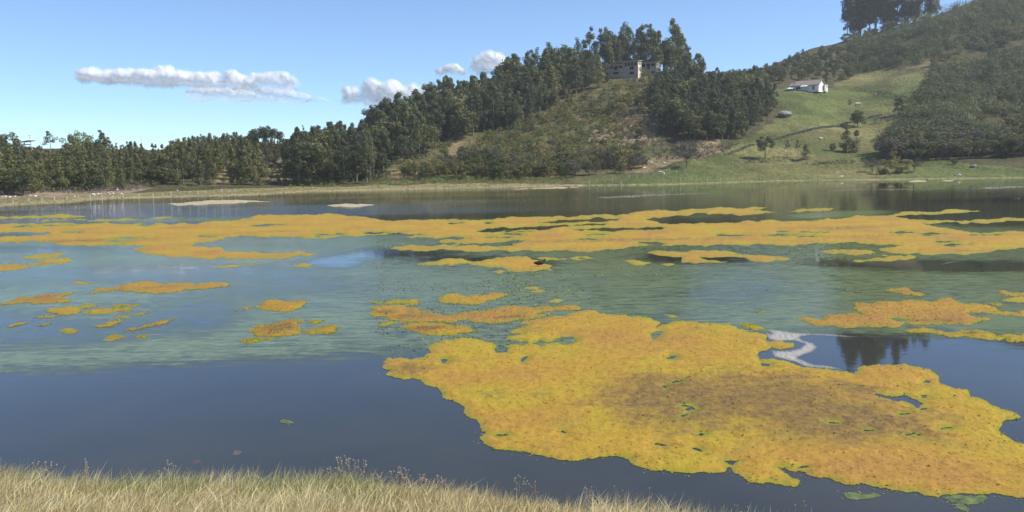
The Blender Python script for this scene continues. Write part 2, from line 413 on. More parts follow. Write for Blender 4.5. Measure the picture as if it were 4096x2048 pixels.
def algae_material():
    m, nt, p = newmat('algae')
    e = attr(nt, 'inner').outputs['Fac']; ti = attr(nt, 'tint').outputs['Fac']; br = attr(nt, 'brown').outputs['Fac']
    big = noise_n(nt, .17, 5, .62); mid = noise_n(nt, 1.1, 5, .65); fine = noise_n(nt, 5.5, 6, .78, sc=(1, .6, 1)); speck = noise_n(nt, 3.4, 3, .6, sc=(.7, 1.3, 1))
    f = mth(nt, 'ADD', mth(nt, 'ADD', mth(nt, 'MULTIPLY', mth(nt, 'SUBTRACT', big, .5), 1.35), mth(nt, 'MULTIPLY', mid, .25)), mth(nt, 'SUBTRACT', ti, .125))
    base = ramp(nt, f, [(.14, (.325, .275, .022)), (.36, (.375, .255, .024)), (.54, (.375, .216, .032)), (.76, (.33, .172, .044))])
    bf = mth(nt, 'ADD', br, mth(nt, 'MULTIPLY', mth(nt, 'SUBTRACT', mid, .5), 1.2))
    base = mix(nt, ramp(nt, bf, [(.32, (0, 0, 0)), (.78, (1, 1, 1))]), base, mix(nt, fine, (.095, .062, .030), (.345, .215, .042)))
    mot = noise_n(nt, .62, 5, .68, sc=(.8, 1, 1))
    base = mix(nt, ramp(nt, mot, [(.54, (0, 0, 0)), (.68, (.62, .62, .62))]), base, mix(nt, fine, (.17, .125, .032), (.30, .235, .035)))
    sf = mth(nt, 'ADD', mth(nt, 'SUBTRACT', speck, .10), mth(nt, 'ADD', mth(nt, 'MULTIPLY', br, .27), mth(nt, 'MULTIPLY', mth(nt, 'SUBTRACT', mid, .55), .55)))
    base = mix(nt, ramp(nt, sf, [(.60, (0, 0, 0)), (.70, (1, 1, 1))]), base, mix(nt, .42, base, (.13, .085, .045)))
    base = mix(nt, 1.0, base, ramp(nt, fine, [(.28, (.64, .63, .60)), (.5, (1, 1, 1)), (.74, (1.22, 1.22, 1.2))]), 'MULTIPLY')
    ed = mth(nt, 'ADD', e, mth(nt, 'MULTIPLY', mth(nt, 'SUBTRACT', mid, .5), .9))
    base = mix(nt, ramp(nt, ed, [(.0, (.85, .85, .85)), (.30, (0, 0, 0))]), base, mix(nt, fine, (.13, .145, .022), (.33, .29, .026)))
    nt.links.new(base, p.inputs['Base Color']); p.inputs['Roughness'].default_value = .75; p.inputs['Specular IOR Level'].default_value = .22
    bump(nt, p, mth(nt, 'ADD', fine, mth(nt, 'MULTIPLY', mid, .7)), .6, .06)
    fr = mth(nt, 'ADD', attr(nt, 'rim').outputs['Fac'], mth(nt, 'MULTIPLY', mth(nt, 'SUBTRACT', fine, .5), .9))
    nt.links.new(ramp(nt, fr, [(.10, (.0, .0, .0)), (.45, (1, 1, 1))]), p.inputs['Alpha'])      # thin ragged rim
    return m
m_algae = algae_material()
def brown_field(W, spots):
    b = np.zeros(len(W))
    for (px, py, rx, ry, s) in spots:
        c = on_z(np.array([px]), np.array([py]))[0]; a = on_z(np.array([px + rx]), np.array([py]))[0]; t = on_z(np.array([px]), np.array([py - ry]))[0]
        dx = (W[:, 0] - c[0]) / (a[0] - c[0]); dy = (W[:, 1] - c[1]) / (t[1] - c[1])
        b = np.maximum(b, s * np.exp(-(dx * dx + dy * dy)))
    return b
m_tuft = plain('weed_tuft', (.105, .135, .048), .6, .55, 4.5)
N_MAT = [0]; EDGE = []
def algae_mat(poly, label, group=None, holes=(), step=(26, 9), tint=.5, spots=(), amp=.16, lim=9.0, thick=.05, flakes=0, name='algae_mat', cat='algae mat', mat=None):
    N_MAT[0] += 1; rng = np.random.default_rng(100 + N_MAT[0])
    pa = np.array(poly, float)
    if np.ptp(pa[:, 1]) < 50: c_ = pa.mean(0); poly = [tuple(q) for q in c_ + (pa - c_) * np.array([1.03, 1.28])]
    v2, W, tri, d = sheet(poly, list(holes), rng, step, amp, lim)
    D = W[:, 1]; fade = np.clip(d * D / F_PX / .30, 0, 1)
    n = fbm(W[:, 0] * .8, W[:, 1] * .8, 50, 3); nf = fbm(W[:, 0] * 4, W[:, 1] * 4, 55, 2)
    z = .007 + fade * (thick * (.35 + .9 * n) + .035 * (nf - .4) + rng.uniform(0, .007, len(W)))
    W = W.copy(); W[:, 2] = np.maximum(z, .007)
    inner = np.clip(d * D / F_PX / (.42 + D / 90), 0, 1)
    rim = np.clip(d * D / F_PX / (.05 + D / 1500), 0, 1) if D.mean() < 55 and np.ptp(pa[:, 1]) > 24 else np.ones(len(W))      # thin and far mats keep a plain rim
    br = brown_field(W, spots) if len(spots) else np.zeros(len(W))
    if D.mean() < 58:
        for L in RIM: EDGE.append(on_z(L[:, 0], L[:, 1], 0.0))
    o = link(name, mesh(name, W, tri, mat or m_algae, False, {'inner': inner, 'rim': rim, 'tint': np.full(len(W), tint), 'brown': br}))
    tag(o, label, cat, group)
    flakes = int(flakes * .5)
    if flakes:
        t = rng.integers(0, len(tri), flakes); w = rng.dirichlet((1, 1, 1), flakes)
        # bigger triangles carry more leaves
        ar = np.linalg.norm(np.cross(W[tri[:, 1]] - W[tri[:, 0]], W[tri[:, 2]] - W[tri[:, 0]]), axis=1); t = rng.choice(len(tri), flakes, p=ar / ar.sum())
        C = (W[tri[t]] * w[..., None]).sum(1); ib = (br[tri[t]] * w).sum(1); ii = (inner[tri[t]] * w).sum(1)
        a = rng.normal(size=(flakes, 3)); a[:, 2] *= .09; a /= np.linalg.norm(a, axis=1)[:, None]
        b = rng.normal(size=(flakes, 3)); b[:, 2] *= .09; b -= a * (a * b).sum(1)[:, None]; b /= np.linalg.norm(b, axis=1)[:, None]
        s = rng.uniform(.02, .05, flakes)[:, None]; C[:, 2] += .003
        FV = np.stack([C - a * s, C + a * s * .9 + b * s * .3, C + b * s * 1.1 + a * s * .1], 1).reshape(-1, 3); FV[:, 2] = np.maximum(FV[:, 2], .008)
        r3 = lambda q: np.repeat(q, 3)
        fo = link('leaf_clumps', mesh('leaf_clumps', FV, np.arange(flakes * 3).reshape(-1, 3), m_algae, False, {'inner': r3(ii), 'rim': np.ones(3 * flakes), 'tint': r3(tint + rng.uniform(-.12, .10, flakes)), 'brown': r3(np.clip(ib + rng.uniform(-.1, .12, flakes), 0, 1))}), o)
        tag(fo, kind='stuff')
    return o

BIG = [(1528, 1475), (1534, 1448), (1546, 1431), (1590, 1430), (1643, 1437), (1695, 1428), (1702, 1417), (1723, 1411), (1711, 1386), (1736, 1370), (1801, 1361), (1832, 1352), (1869, 1350), (1935, 1361),
       (1978, 1374), (2000, 1389), (1978, 1395), (1984, 1408), (2025, 1409), (2031, 1395), (2015, 1389), (2034, 1380), (2087, 1381), (2110, 1374), (2060, 1364), (2017, 1362), (2030, 1345), (2080, 1338),
       (2022, 1330), (2080, 1312), (2110, 1302), (2070, 1296), (2090, 1284), (2180, 1270), (2260, 1262), (2310, 1246), (2345, 1240), (2398, 1253), (2504, 1258), (2600, 1272), (2647, 1293), (2626, 1309),
       (2663, 1296), (2686, 1287), (2724, 1282), (2810, 1290), (2873, 1292), (2919, 1296), (2944, 1307), (2975, 1318), (3000, 1328), (3059, 1335), (3074, 1341), (3065, 1360), (3068, 1366), (3106, 1363), (3152, 1369),
       (3180, 1379), (3174, 1394), (3137, 1397), (3075, 1399), (3037, 1410), (3034, 1425), (3040, 1438), (3075, 1435), (3137, 1441), (3174, 1453), (3199, 1463), (3255, 1471), (3350, 1481), (3384, 1484),
       (3412, 1493), (3428, 1484), (3425, 1473), (3453, 1460), (3537, 1460), (3645, 1463), (3720, 1475), (3764, 1536), (3807, 1550), (3875, 1562), (3883, 1588), (3907, 1588), (3966, 1619), (4038, 1643),
       (4090, 1671), (4058, 1679), (4014, 1687), (3998, 1719), (4026, 1743), (4096, 1775), (4260, 1830), (4420, 1930), (4400, 2060), (4230, 2020), (4096, 1993), (4026, 1985), (3927, 1981), (3847, 1977),
       (3756, 1993), (3692, 1985), (3629, 1973), (3569, 1965), (3541, 1953), (3489, 1949), (3414, 1945), (3350, 1930), (3271, 1914), (3231, 1902), (3211, 1890), (3152, 1884), (3116, 1872), (3140, 1892),
       (3203, 1922), (3195, 1949), (3132, 1945), (3072, 1933), (3002, 1933), (2942, 1898), (2919, 1870), (2899, 1894), (2823, 1894), (2763, 1898), (2668, 1886), (2585, 1878), (2529, 1862), (2513, 1842),
       (2465, 1826), (2426, 1830), (2366, 1840), (2271, 1844), (2183, 1832), (2127, 1818), (2048, 1806), (2018, 1806), (1950, 1786), (1922, 1763), (1914, 1751), (1942, 1731), (1918, 1715), (1914, 1695),
       (1898, 1679), (1851, 1655), (1855, 1627), (1819, 1611), (1771, 1592), (1755, 1560), (1747, 1552), (1700, 1542), (1680, 1521), (1655, 1515), (1618, 1523), (1599, 1515), (1534, 1501), (1556, 1484)]
BIG_HOLES = [[(3500, 1580), (3520, 1578), (3570, 1590), (3640, 1594), (3660, 1600), (3690, 1618), (3672, 1632), (3650, 1618), (3600, 1604), (3540, 1592)], [(3688, 1584), (3706, 1582), (3704, 1592), (3690, 1592)],
             [(2133, 1374), (2160, 1364), (2230, 1357), (2292, 1350), (2300, 1362), (2270, 1378), (2200, 1372), (2150, 1378)], [(2668, 1435), (2690, 1424), (2706, 1430), (2690, 1436)],
             [(2725, 1665), (2750, 1655), (2745, 1662), (2730, 1668)], [(2742, 1639), (2770, 1633), (2778, 1638), (2756, 1642)], [(2900, 1846), (2950, 1846), (2930, 1860)], [(3044, 1456), (3076, 1460), (3074, 1466), (3050, 1464)],
             [(1766, 1440), (1790, 1440), (1782, 1450), (1770, 1452)], [(2085, 1438), (2110, 1426), (2100, 1440), (2088, 1448)], [(2605, 1338), (2640, 1326), (2650, 1330), (2612, 1358)]]
_cr = np.random.default_rng(12)
for i in range(24):                                # small cracks where the water shows through
    x = _cr.uniform(1750, 3900); y = _cr.uniform(1380, 1900); L = _cr.uniform(12, 46); t = _cr.uniform(1.2, 3.4); a = _cr.normal(0, .12)
    q_ = [(x, y), (x + L * .35, y - t + a * L * .35), (x + L, y + a * L), (x + L * .6, y + t + a * L * .6)]
    if all(inside(np.array([u_]), np.array([v_]), BIG)[0] for u_, v_ in q_): BIG_HOLES.append(q_)
algae_mat(BIG, 'huge golden yellow algae mat spread over the water nearest the grassy bank', holes=BIG_HOLES, step=(8.5, 4.2), tint=.47, thick=.055, flakes=32000, amp=.20, lim=4.5,
          spots=[(2740, 1600, 430, 125, 1.0), (3120, 1600, 480, 130, .95), (3360, 1690, 440, 95, 1.05), (3600, 1740, 260, 70, .65), (2560, 1540, 200, 45, .5), (1640, 1480, 110, 28, .85), (2340, 1625, 180, 30, .5), (3400, 1560, 200, 35, .8), (2800, 1320, 90, 18, .5), (2950, 1700, 300, 70, .6), (2150, 1320, 100, 12, .6)])
ARM = [(1469, 1256), (1490, 1240), (1482, 1231), (1500, 1222), (1600, 1217), (1630, 1230), (1690, 1245), (1760, 1257), (1810, 1259), (1850, 1250), (1930, 1243), (1990, 1232), (2080, 1226), (2180, 1222), (2260, 1219),
       (2310, 1223), (2328, 1234), (2250, 1246), (2180, 1250), (2150, 1256), (2226, 1262), (2160, 1273), (2095, 1282), (2020, 1291), (1960, 1297), (1900, 1293), (1870, 1281), (1820, 1290), (1760, 1291), (1700, 1288), (1660, 1289),
       (1600, 1294), (1560, 1303), (1515, 1306), (1508, 1300), (1530, 1290), (1600, 1285), (1550, 1278), (1545, 1271), (1490, 1268)]
algae_mat(ARM, 'long orange brown algae arm reaching left from the top of the huge mat', step=(10, 4.5), tint=.62, flakes=9000, lim=7, spots=[(1540, 1250, 60, 10, .9), (1640, 1265, 120, 12, .8), (2050, 1272, 120, 9, .8), (1720, 1250, 60, 7, .8)])
algae_mat([(1585, 1311), (1640, 1297), (1700, 1293), (1770, 1297), (1870, 1307), (1897, 1320), (1860, 1330), (1780, 1338), (1730, 1337), (1650, 1326), (1620, 1315)], 'oval brown algae patch with yellow rim under the long orange arm', step=(9, 4.5), tint=.55, flakes=3500, lim=7, spots=[(1720, 1315, 90, 12, .95)])
algae_mat([(1475, 1204), (1490, 1203), (1560, 1204), (1652, 1198), (1677, 1209), (1658, 1218), (1605, 1214), (1512, 1214), (1484, 1209)], 'narrow yellow algae strip floating just above the left end of the orange arm', step=(10, 4.5), tint=.4, flakes=1500, lim=7)
algae_mat([(1751, 1192), (1792, 1179), (1848, 1183), (1916, 1184), (1972, 1175), (2046, 1181), (2009, 1189), (1975, 1198), (1931, 1209), (1869, 1215), (1835, 1211), (1764, 1209)], 'wavy golden algae patch shaped like a moustache alone in midwater above the arm', step=(10, 4.5), tint=.48, flakes=3000, lim=7)
algae_mat([(935, 1240), (977, 1231), (1040, 1222), (1054, 1208), (1075, 1205), (1168, 1209), (1203, 1206), (1226, 1215), (1203, 1231), (1168, 1242), (1133, 1245), (1098, 1243), (1049, 1237), (988, 1238), (947, 1244)], 'orange algae patch with a thin tail pointing left, above the brown cracked one', step=(10, 4.5), tint=.62, flakes=3000, lim=7)
algae_mat([(1000, 1308), (1040, 1299), (1093, 1294), (1121, 1283), (1168, 1277), (1203, 1277), (1221, 1285), (1207, 1292), (1191, 1290), (1189, 1301), (1205, 1308), (1205, 1322), (1191, 1341), (1145, 1346), (1086, 1348), (1030, 1346), (1012, 1341), (1014, 1332), (975, 1328), (1005, 1318), (1026, 1313)], 'orange algae patch with a dark cracked brown middle and ragged left side', step=(9, 4.5), tint=.66, flakes=4000, lim=7, spots=[(1120, 1316, 85, 24, .95)])
algae_mat([(1208, 1327), (1226, 1321), (1261, 1318), (1273, 1310), (1331, 1303), (1361, 1313), (1343, 1327), (1308, 1336), (1249, 1336), (1210, 1334)], 'club shaped golden algae patch touching the right of the brown cracked one', step=(10, 4.5), tint=.52, flakes=2000, lim=7)
algae_mat([(1226, 1287), (1261, 1280), (1296, 1284), (1259, 1296), (1235, 1292)], 'small yellow algae leaf shape at the top right of the brown cracked patch', step=(10, 4.5), tint=.45, flakes=600, lim=7)
algae_mat([(958, 1363), (993, 1355), (1040, 1353), (1091, 1351), (1082, 1362), (1028, 1367), (986, 1371)], 'bright yellow algae bar just below the brown cracked patch', step=(10, 4.5), tint=.32, flakes=1200, lim=7)
algae_mat([(332, 1172), (371, 1166), (378, 1159), (408, 1151), (489, 1140), (543, 1129), (584, 1122), (625, 1127), (742, 1131), (901, 1129), (938, 1139), (901, 1150), (742, 1160), (678, 1174), (599, 1174), (530, 1166), (424, 1171), (371, 1176)], 'long ochre brown algae island on the left, tapering at both ends', step=(12, 4.5), tint=.66, flakes=4000, lim=7, spots=[(640, 1150, 300, 25, .42)])
algae_mat([(-60, 1224), (0, 1210), (35, 1205), (60, 1194), (82, 1186), (117, 1189), (152, 1178), (217, 1175), (272, 1167), (315, 1172), (266, 1183), (245, 1191), (272, 1198), (299, 1206), (231, 1213), (174, 1216), (130, 1221), (117, 1213), (54, 1218), (0, 1222)], 'reddish brown algae patch running off the left edge of the view', step=(11, 4.5), tint=.8, flakes=3000, lim=7, spots=[(150, 1195, 130, 14, .6)])
algae_mat([(128, 1267), (163, 1262), (234, 1259), (182, 1246), (193, 1232), (272, 1224), (367, 1218), (405, 1220), (380, 1229), (321, 1237), (329, 1246), (299, 1259), (245, 1262), (217, 1267), (201, 1275), (163, 1275), (130, 1271)], 'ragged golden algae patch with notched edges, left of the smooth golden bar', step=(11, 4.5), tint=.5, flakes=2200, lim=6)
algae_mat([(331, 1251), (367, 1240), (435, 1236), (516, 1232), (535, 1237), (489, 1246), (435, 1252), (375, 1256)], 'smooth golden algae bar right of the notched golden patch', step=(11, 4.5), tint=.45, flakes=1500, lim=7)
algae_mat([(421, 1227), (462, 1220), (557, 1218), (543, 1225), (475, 1229)], 'lemon yellow algae sliver right above the smooth golden bar', step=(11, 4.5), tint=.25, flakes=700, lim=7)
algae_mat([(446, 1270), (497, 1263), (522, 1266), (511, 1271), (462, 1274)], 'small orange algae scrap below the right end of the smooth golden bar', step=(11, 4.5), tint=.55, flakes=300, lim=7)
algae_mat([(520, 1261), (560, 1256), (598, 1250), (606, 1252), (557, 1263)], 'thin pointed algae scrap off the right end of the smooth golden bar', step=(11, 4.5), tint=.5, flakes=250, lim=7)
algae_mat([(372, 1307), (408, 1297), (448, 1286), (486, 1282), (486, 1290), (440, 1308), (394, 1309)], 'tilted spindle of golden algae between the round spot and the long slanted one', step=(11, 4.5), tint=.55, flakes=800, lim=7)
algae_mat([(489, 1322), (516, 1314), (562, 1308), (573, 1299), (625, 1286), (700, 1274), (742, 1272), (689, 1282), (636, 1304), (567, 1314), (493, 1325)], 'long slanted golden algae streak right of the tilted spindle', step=(11, 4.5), tint=.52, flakes=1300, lim=7)
algae_mat([(236, 1324), (258, 1317), (283, 1315), (315, 1324), (293, 1333), (258, 1334)], 'small round lemon yellow algae spot alone on blue water at left', step=(10, 4.5), tint=.22, flakes=600, lim=7)
algae_mat([(408, 1361), (435, 1346), (462, 1339), (503, 1347), (462, 1357)], 'small orange algae wedge lowest on the left, below the slanted streak', step=(10, 4.5), tint=.66, flakes=500, lim=7)
algae_mat([(538, 1350), (560, 1343), (592, 1342), (584, 1349)], 'tiny orange algae scrap right of the orange wedge', step=(10, 4.5), tint=.62, flakes=200, lim=7)
algae_mat([(24, 1305), (68, 1292), (106, 1290), (130, 1281), (134, 1285), (103, 1296), (41, 1308)], 'thin olive algae trail at far left leading up to the notched golden patch', step=(11, 4.5), tint=.45, flakes=400, lim=7)
algae_mat([(139, 1305), (190, 1295), (209, 1292), (177, 1303)], 'short olive algae streak beside the thin trail at far left', step=(11, 4.5), tint=.35, flakes=200, lim=7)
algae_mat([(285, 1134), (326, 1129), (380, 1130), (340, 1137)], 'tiny brown algae sliver floating above the long ochre island', step=(11, 4.5), tint=.75, lim=7)
algae_mat([(-90, 1074), (0, 1058), (150, 1050), (270, 1036), (290, 1046), (240, 1058), (80, 1072)], 'orange brown algae tongue at the edge of the view below the golden band', step=(14, 4.5), tint=.66, lim=7, spots=[(150, 1058, 120, 6, .7)])
algae_mat([(87, 1030), (212, 1015), (265, 1012), (233, 1025), (132, 1033)], 'faint golden algae streak at left between the band and the orange tongue', step=(14, 4.5), tint=.55, lim=7)
algae_mat([(535, 1001), (610, 988), (875, 993), (901, 1007), (1034, 1012), (1261, 1009), (1219, 1023), (1113, 1031), (954, 1031), (795, 1028), (599, 1015)], 'long tapering golden algae raft just under the left half of the golden band', step=(14, 4.5), tint=.55, lim=7, spots=[(900, 1018, 250, 7, .35)])
algae_mat([(848, 1068), (940, 1060), (1055, 1054), (1000, 1061), (900, 1070)], 'broken thread of yellow algae above the long ochre island', step=(14, 4), tint=.4, lim=7)
algae_mat([(1171, 1062), (1219, 1054), (1261, 1060), (1193, 1068)], 'small golden algae lens right of the broken yellow thread', step=(14, 4), tint=.52, lim=7)
BAND = [(-250, 902), (0, 896), (200, 893), (400, 893), (600, 900), (640, 889), (800, 880), (1000, 871), (1030, 858), (1290, 856), (1430, 865), (1524, 880), (1842, 880), (1911, 880), (1990, 872), (2319, 861), (2510, 857), (2560, 846),
        (2730, 839), (2889, 828), (3069, 828), (3011, 840), (3140, 850), (3040, 856), (2900, 858), (2700, 862), (2585, 878), (2700, 896), (2830, 894), (2960, 890), (3120, 884), (3313, 872), (3525, 864), (3631, 874), (3790, 880), (4095, 874), (4300, 872), (4300, 890),
        (3990, 889), (3850, 897), (3690, 893), (3730, 905), (3800, 915), (3870, 926), (3960, 931), (4300, 931), (4300, 985), (4095, 991), (3975, 1004), (3896, 1015), (3737, 1020), (3525, 1004), (3515, 995), (3604, 983), (3339, 975), (3207, 978), (3074, 978), (2995, 983),
        (2772, 983), (2653, 983), (2531, 986), (2478, 996), (2398, 1004), (2266, 999), (2107, 1001), (1895, 1008), (1816, 1001), (1656, 1004), (1561, 995), (1580, 986), (1800, 982), (1830, 975), (1770, 972), (1755, 965), (1790, 956), (1880, 952), (1650, 953),
        (1625, 946), (1700, 941), (1450, 945), (1325, 951), (1219, 956), (901, 951), (795, 970), (742, 985), (503, 983), (371, 983), (238, 980), (159, 972), (0, 970), (-250, 978)]
_sr = np.random.default_rng(9); SLITS = []
for i in range(34):                                # thin leads of open water torn through the band
    x = _sr.uniform(-100, 4100); y = np.interp(x, [0, 1500, 2500, 4100], [935, 925, 935, 955]) + _sr.uniform(-42, 42); L = _sr.uniform(30, 150); t = _sr.uniform(1.2, 3.2); sl = -.015 + _sr.normal(0, .01)
    SLITS.append([(x, y), (x + L * .3, y - t + sl * L * .3), (x + L * .75, y - t * .6 + sl * L * .75), (x + L, y + sl * L), (x + L * .6, y + t + sl * L * .6), (x + L * .2, y + t * .7 + sl * L * .2)])
BAND_H = SLITS + [[(-60, 940), (60, 930), (190, 928), (200, 933), (110, 944), (0, 948)], [(1906, 924), (1948, 914), (2133, 909), (2240, 901), (2282, 903), (2160, 922), (2001, 927)], [(2149, 890), (2266, 880), (2478, 874), (2467, 882), (2319, 887), (2213, 893)],
          [(2345, 919), (2425, 911), (2584, 909), (2663, 911), (2531, 919), (2425, 925)], [(2330, 898), (2372, 894), (2425, 896), (2372, 902)], [(1815, 983), (1842, 972), (2001, 970), (2070, 959), (2102, 962), (2049, 975), (2054, 983), (1921, 985)],
          [(70, 904), (110, 901), (125, 904), (90, 907)], [(240, 929), (300, 927), (330, 929), (280, 931)], [(1000, 902), (1060, 900), (1080, 903), (1020, 905)], [(2548, 972), (2600, 968), (2660, 975), (2600, 979)], [(1790, 894), (1850, 890), (1850, 893), (1800, 897)], [(560, 891), (700, 883), (900, 877), (1000, 876), (900, 884), (700, 896)]]
algae_mat(BAND, 'vast golden algae band stretching right across the middle of the lake', holes=BAND_H, step=(22, 4), tint=.5, thick=.06, amp=.15, lim=8,
          spots=[(300, 965, 400, 8, .8), (2500, 962, 700, 9, .75), (1200, 925, 500, 5, .6), (2000, 945, 400, 5, .65), (3500, 945, 350, 5, .7), (700, 912, 300, 4, .6), (3650, 880, 300, 4, .55), (3400, 912, 250, 9, .75), (3120, 940, 200, 6, .6), (1600, 902, 500, 5, .35), (3900, 1005, 300, 8, .6), (2450, 945, 120, 6, .5), (3250, 968, 150, 6, .6), (700, 945, 500, 6, .45), (2800, 833, 250, 4, .45)])
algae_mat([(-150, 870), (0, 866), (200, 862), (340, 866), (200, 872), (0, 875)], 'thin yellow algae line at far left, farthest from the bank', step=(26, 4), tint=.4, lim=9)
algae_mat([(150, 885), (400, 876), (650, 869), (700, 873), (400, 884)], 'thin yellow algae line slanting above the left half of the golden band', step=(26, 4), tint=.42, lim=9)
algae_mat([(3505, 862), (3650, 847), (3850, 842), (3915, 847), (3800, 854), (3600, 861)], 'thin golden algae spit above the right end of the golden band', step=(22, 4), tint=.5, lim=9)
algae_mat([(3144, 846), (3230, 838), (3335, 836), (3320, 842), (3200, 848)], 'short orange algae streak above the golden band right of its tallest tip', step=(22, 4), tint=.7, lim=9)
algae_mat([(3270, 1007), (3340, 1000), (3480, 1003), (3500, 1010), (3420, 1020), (3330, 1015)], 'loose orange algae fragment tucked under the right part of the band', step=(16, 4), tint=.58, lim=7)
algae_mat([(3414, 1041), (3472, 1038), (3552, 1028), (3462, 1017), (3631, 1022), (3663, 1029), (3578, 1041), (3430, 1046)], 'orange algae hook below the right part of the band', step=(16, 4), tint=.62, lim=7)
algae_mat([(2595, 1017), (2663, 1009), (2836, 1009), (2942, 1015), (3048, 1023), (3154, 1033), (3128, 1041), (2995, 1041), (2979, 1031), (2905, 1028), (2799, 1028), (2836, 1039), (2915, 1041), (2836, 1046), (2730, 1046), (2730, 1028), (2637, 1023)], 'forked orange algae raft in dark water under the middle of the band', step=(16, 4), tint=.6, lim=7, spots=[(2900, 1020, 150, 5, .5)])
algae_mat([(1672, 1057), (1757, 1046), (1789, 1038), (1853, 1038), (1911, 1046), (1974, 1038), (2054, 1032), (2107, 1033), (2149, 1044), (2139, 1052), (2202, 1060), (2190, 1068), (2205, 1076), (2065, 1081), (1974, 1065), (1916, 1060), (1842, 1054), (1762, 1060)], 'golden algae raft with the dark waterbird at its right end', step=(14, 4), tint=.5, lim=7)
algae_mat([(2150, 1034), (2213, 1031), (2266, 1033), (2262, 1038), (2186, 1041)], 'slim golden algae bar just right of the raft with the bird', step=(14, 4), tint=.48, lim=7)
algae_mat([(2277, 1034), (2319, 1028), (2377, 1035), (2319, 1040)], 'ring shaped golden algae scrap right of the slim golden bar', holes=[[(2310, 1034), (2330, 1031), (2345, 1034), (2325, 1037)]], step=(14, 4), tint=.48, lim=6)
algae_mat([(1969, 1086), (2011, 1083), (2054, 1084), (2011, 1089)], 'thin algae sliver under the raft with the bird', step=(14, 4), tint=.42, lim=7)
algae_mat([(2494, 1046), (2557, 1044), (2605, 1052), (2573, 1060), (2531, 1057)], 'oval golden algae patch left below the forked orange raft', step=(14, 4), tint=.48, lim=7)
algae_mat([(2642, 1057), (2698, 1056), (2690, 1061), (2663, 1062)], 'tiny yellow algae dash right of the oval golden patch', step=(14, 4), tint=.35, lim=7)
algae_mat([(2096, 1155), (2133, 1147), (2155, 1150), (2149, 1158)], 'tiny yellow algae scrap in the dark green water, upper of a close pair', step=(12, 4), tint=.38, lim=6)
algae_mat([(2120, 1166), (2160, 1160), (2184, 1166), (2133, 1169)], 'tiny yellow algae scrap in the dark green water, lower of a close pair', step=(12, 4), tint=.38, lim=6)
algae_mat([(2194, 1205), (2239, 1199), (2253, 1205), (2224, 1210)], 'tiny lemon yellow algae scrap above the right end of the orange arm', step=(12, 4), tint=.25, lim=6)
algae_mat([(3167, 1282), (3207, 1269), (3260, 1272), (3286, 1280), (3313, 1256), (3392, 1253), (3449, 1257), (3427, 1246), (3405, 1238), (3422, 1227), (3408, 1211), (3454, 1211), (3503, 1208), (3589, 1207), (3665, 1200), (3746, 1203), (3751, 1195), (3792, 1189), (3816, 1195), (3824, 1203), (3889, 1204), (3840, 1208),
           (3913, 1213), (3967, 1224), (3994, 1241), (4096, 1241), (4260, 1245), (4260, 1272), (4096, 1267), (4035, 1262), (3940, 1254), (3881, 1251), (3876, 1257), (3913, 1268), (3965, 1276), (3954, 1286), (3900, 1295), (3859, 1303), (3778, 1297), (3657, 1302), (3624, 1295), (3600, 1308), (3576, 1316), (3503, 1313), (3468, 1308),
           (3400, 1313), (3366, 1311), (3260, 1304)], 'broad salmon orange algae mat at right, above the dark reflecting pool', holes=[[(3568, 1277), (3595, 1274), (3635, 1280), (3616, 1285), (3589, 1284)]], step=(10, 4.5), tint=.62, flakes=11000, lim=7, spots=[(3750, 1285, 150, 12, .8), (3520, 1300, 90, 8, .5)])
algae_mat([(3576, 1319), (3665, 1313), (3697, 1309), (3732, 1316), (3776, 1327), (3832, 1324), (3846, 1320), (3886, 1319), (3967, 1330), (4021, 1335), (4096, 1335), (4260, 1338), (4260, 1374), (4096, 1367), (4048, 1373), (3994, 1365), (3913, 1357), (3859, 1346), (3822, 1354), (3792, 1351), (3751, 1340), (3684, 1335), (3630, 1330)], 'golden algae fringe along the far edge of the dark reflecting pool at right', step=(10, 4.5), tint=.52, flakes=3500, lim=7, spots=[(3900, 1335, 80, 8, .8)])
algae_mat([(3530, 1162), (3562, 1157), (3624, 1151), (3640, 1157), (3640, 1162), (3684, 1170), (3708, 1178), (3670, 1182), (3616, 1177), (3568, 1168)], 'slanted orange algae islet above the broad salmon mat', step=(11, 4.5), tint=.62, flakes=1000, lim=7)
algae_mat([(3992, 1165), (4048, 1172), (4260, 1170), (4260, 1190), (4062, 1186), (4008, 1178)], 'pinkish algae streak at the right edge, upper of two', step=(11, 4.5), tint=.78, flakes=900, lim=7)
algae_mat([(4008, 1203), (4048, 1193), (4260, 1196), (4260, 1220), (4075, 1212), (4021, 1208)], 'golden algae tongue at the right edge, lower of two', step=(11, 4.5), tint=.55, flakes=900, lim=7)
algae_mat([(3957, 1213), (3989, 1209), (4019, 1219), (3989, 1222)], 'small golden algae scrap left of the golden tongue at the right edge', step=(11, 4.5), tint=.52, flakes=250, lim=7)
algae_mat([(2957, 1301), (2981, 1295), (3028, 1304), (3065, 1316), (3012, 1318), (2985, 1312)], 'small golden algae islet beside the left tip of the white foam', step=(10, 4.5), tint=.45, flakes=600, lim=7)
algae_mat([(3019, 1248), (3059, 1244), (3065, 1248), (3034, 1252)], 'tiny orange algae scrap left above the tip of the broad salmon mat', step=(11, 4), tint=.6, flakes=100, lim=7)
algae_mat([(2655, 1261), (2680, 1260), (2717, 1269), (2690, 1271)], 'tiny olive algae scrap in the notch above the huge mat', step=(11, 4), tint=.2, flakes=100, lim=7)
algae_mat([(1118, 1685), (1135, 1679), (1160, 1683), (1176, 1692), (1150, 1694), (1125, 1691)], 'small green weed tuft floating alone in open water off the bank', step=(8, 4), tint=-.3, thick=.012, lim=5, name='weed_tuft', cat='water weed', mat=m_tuft)
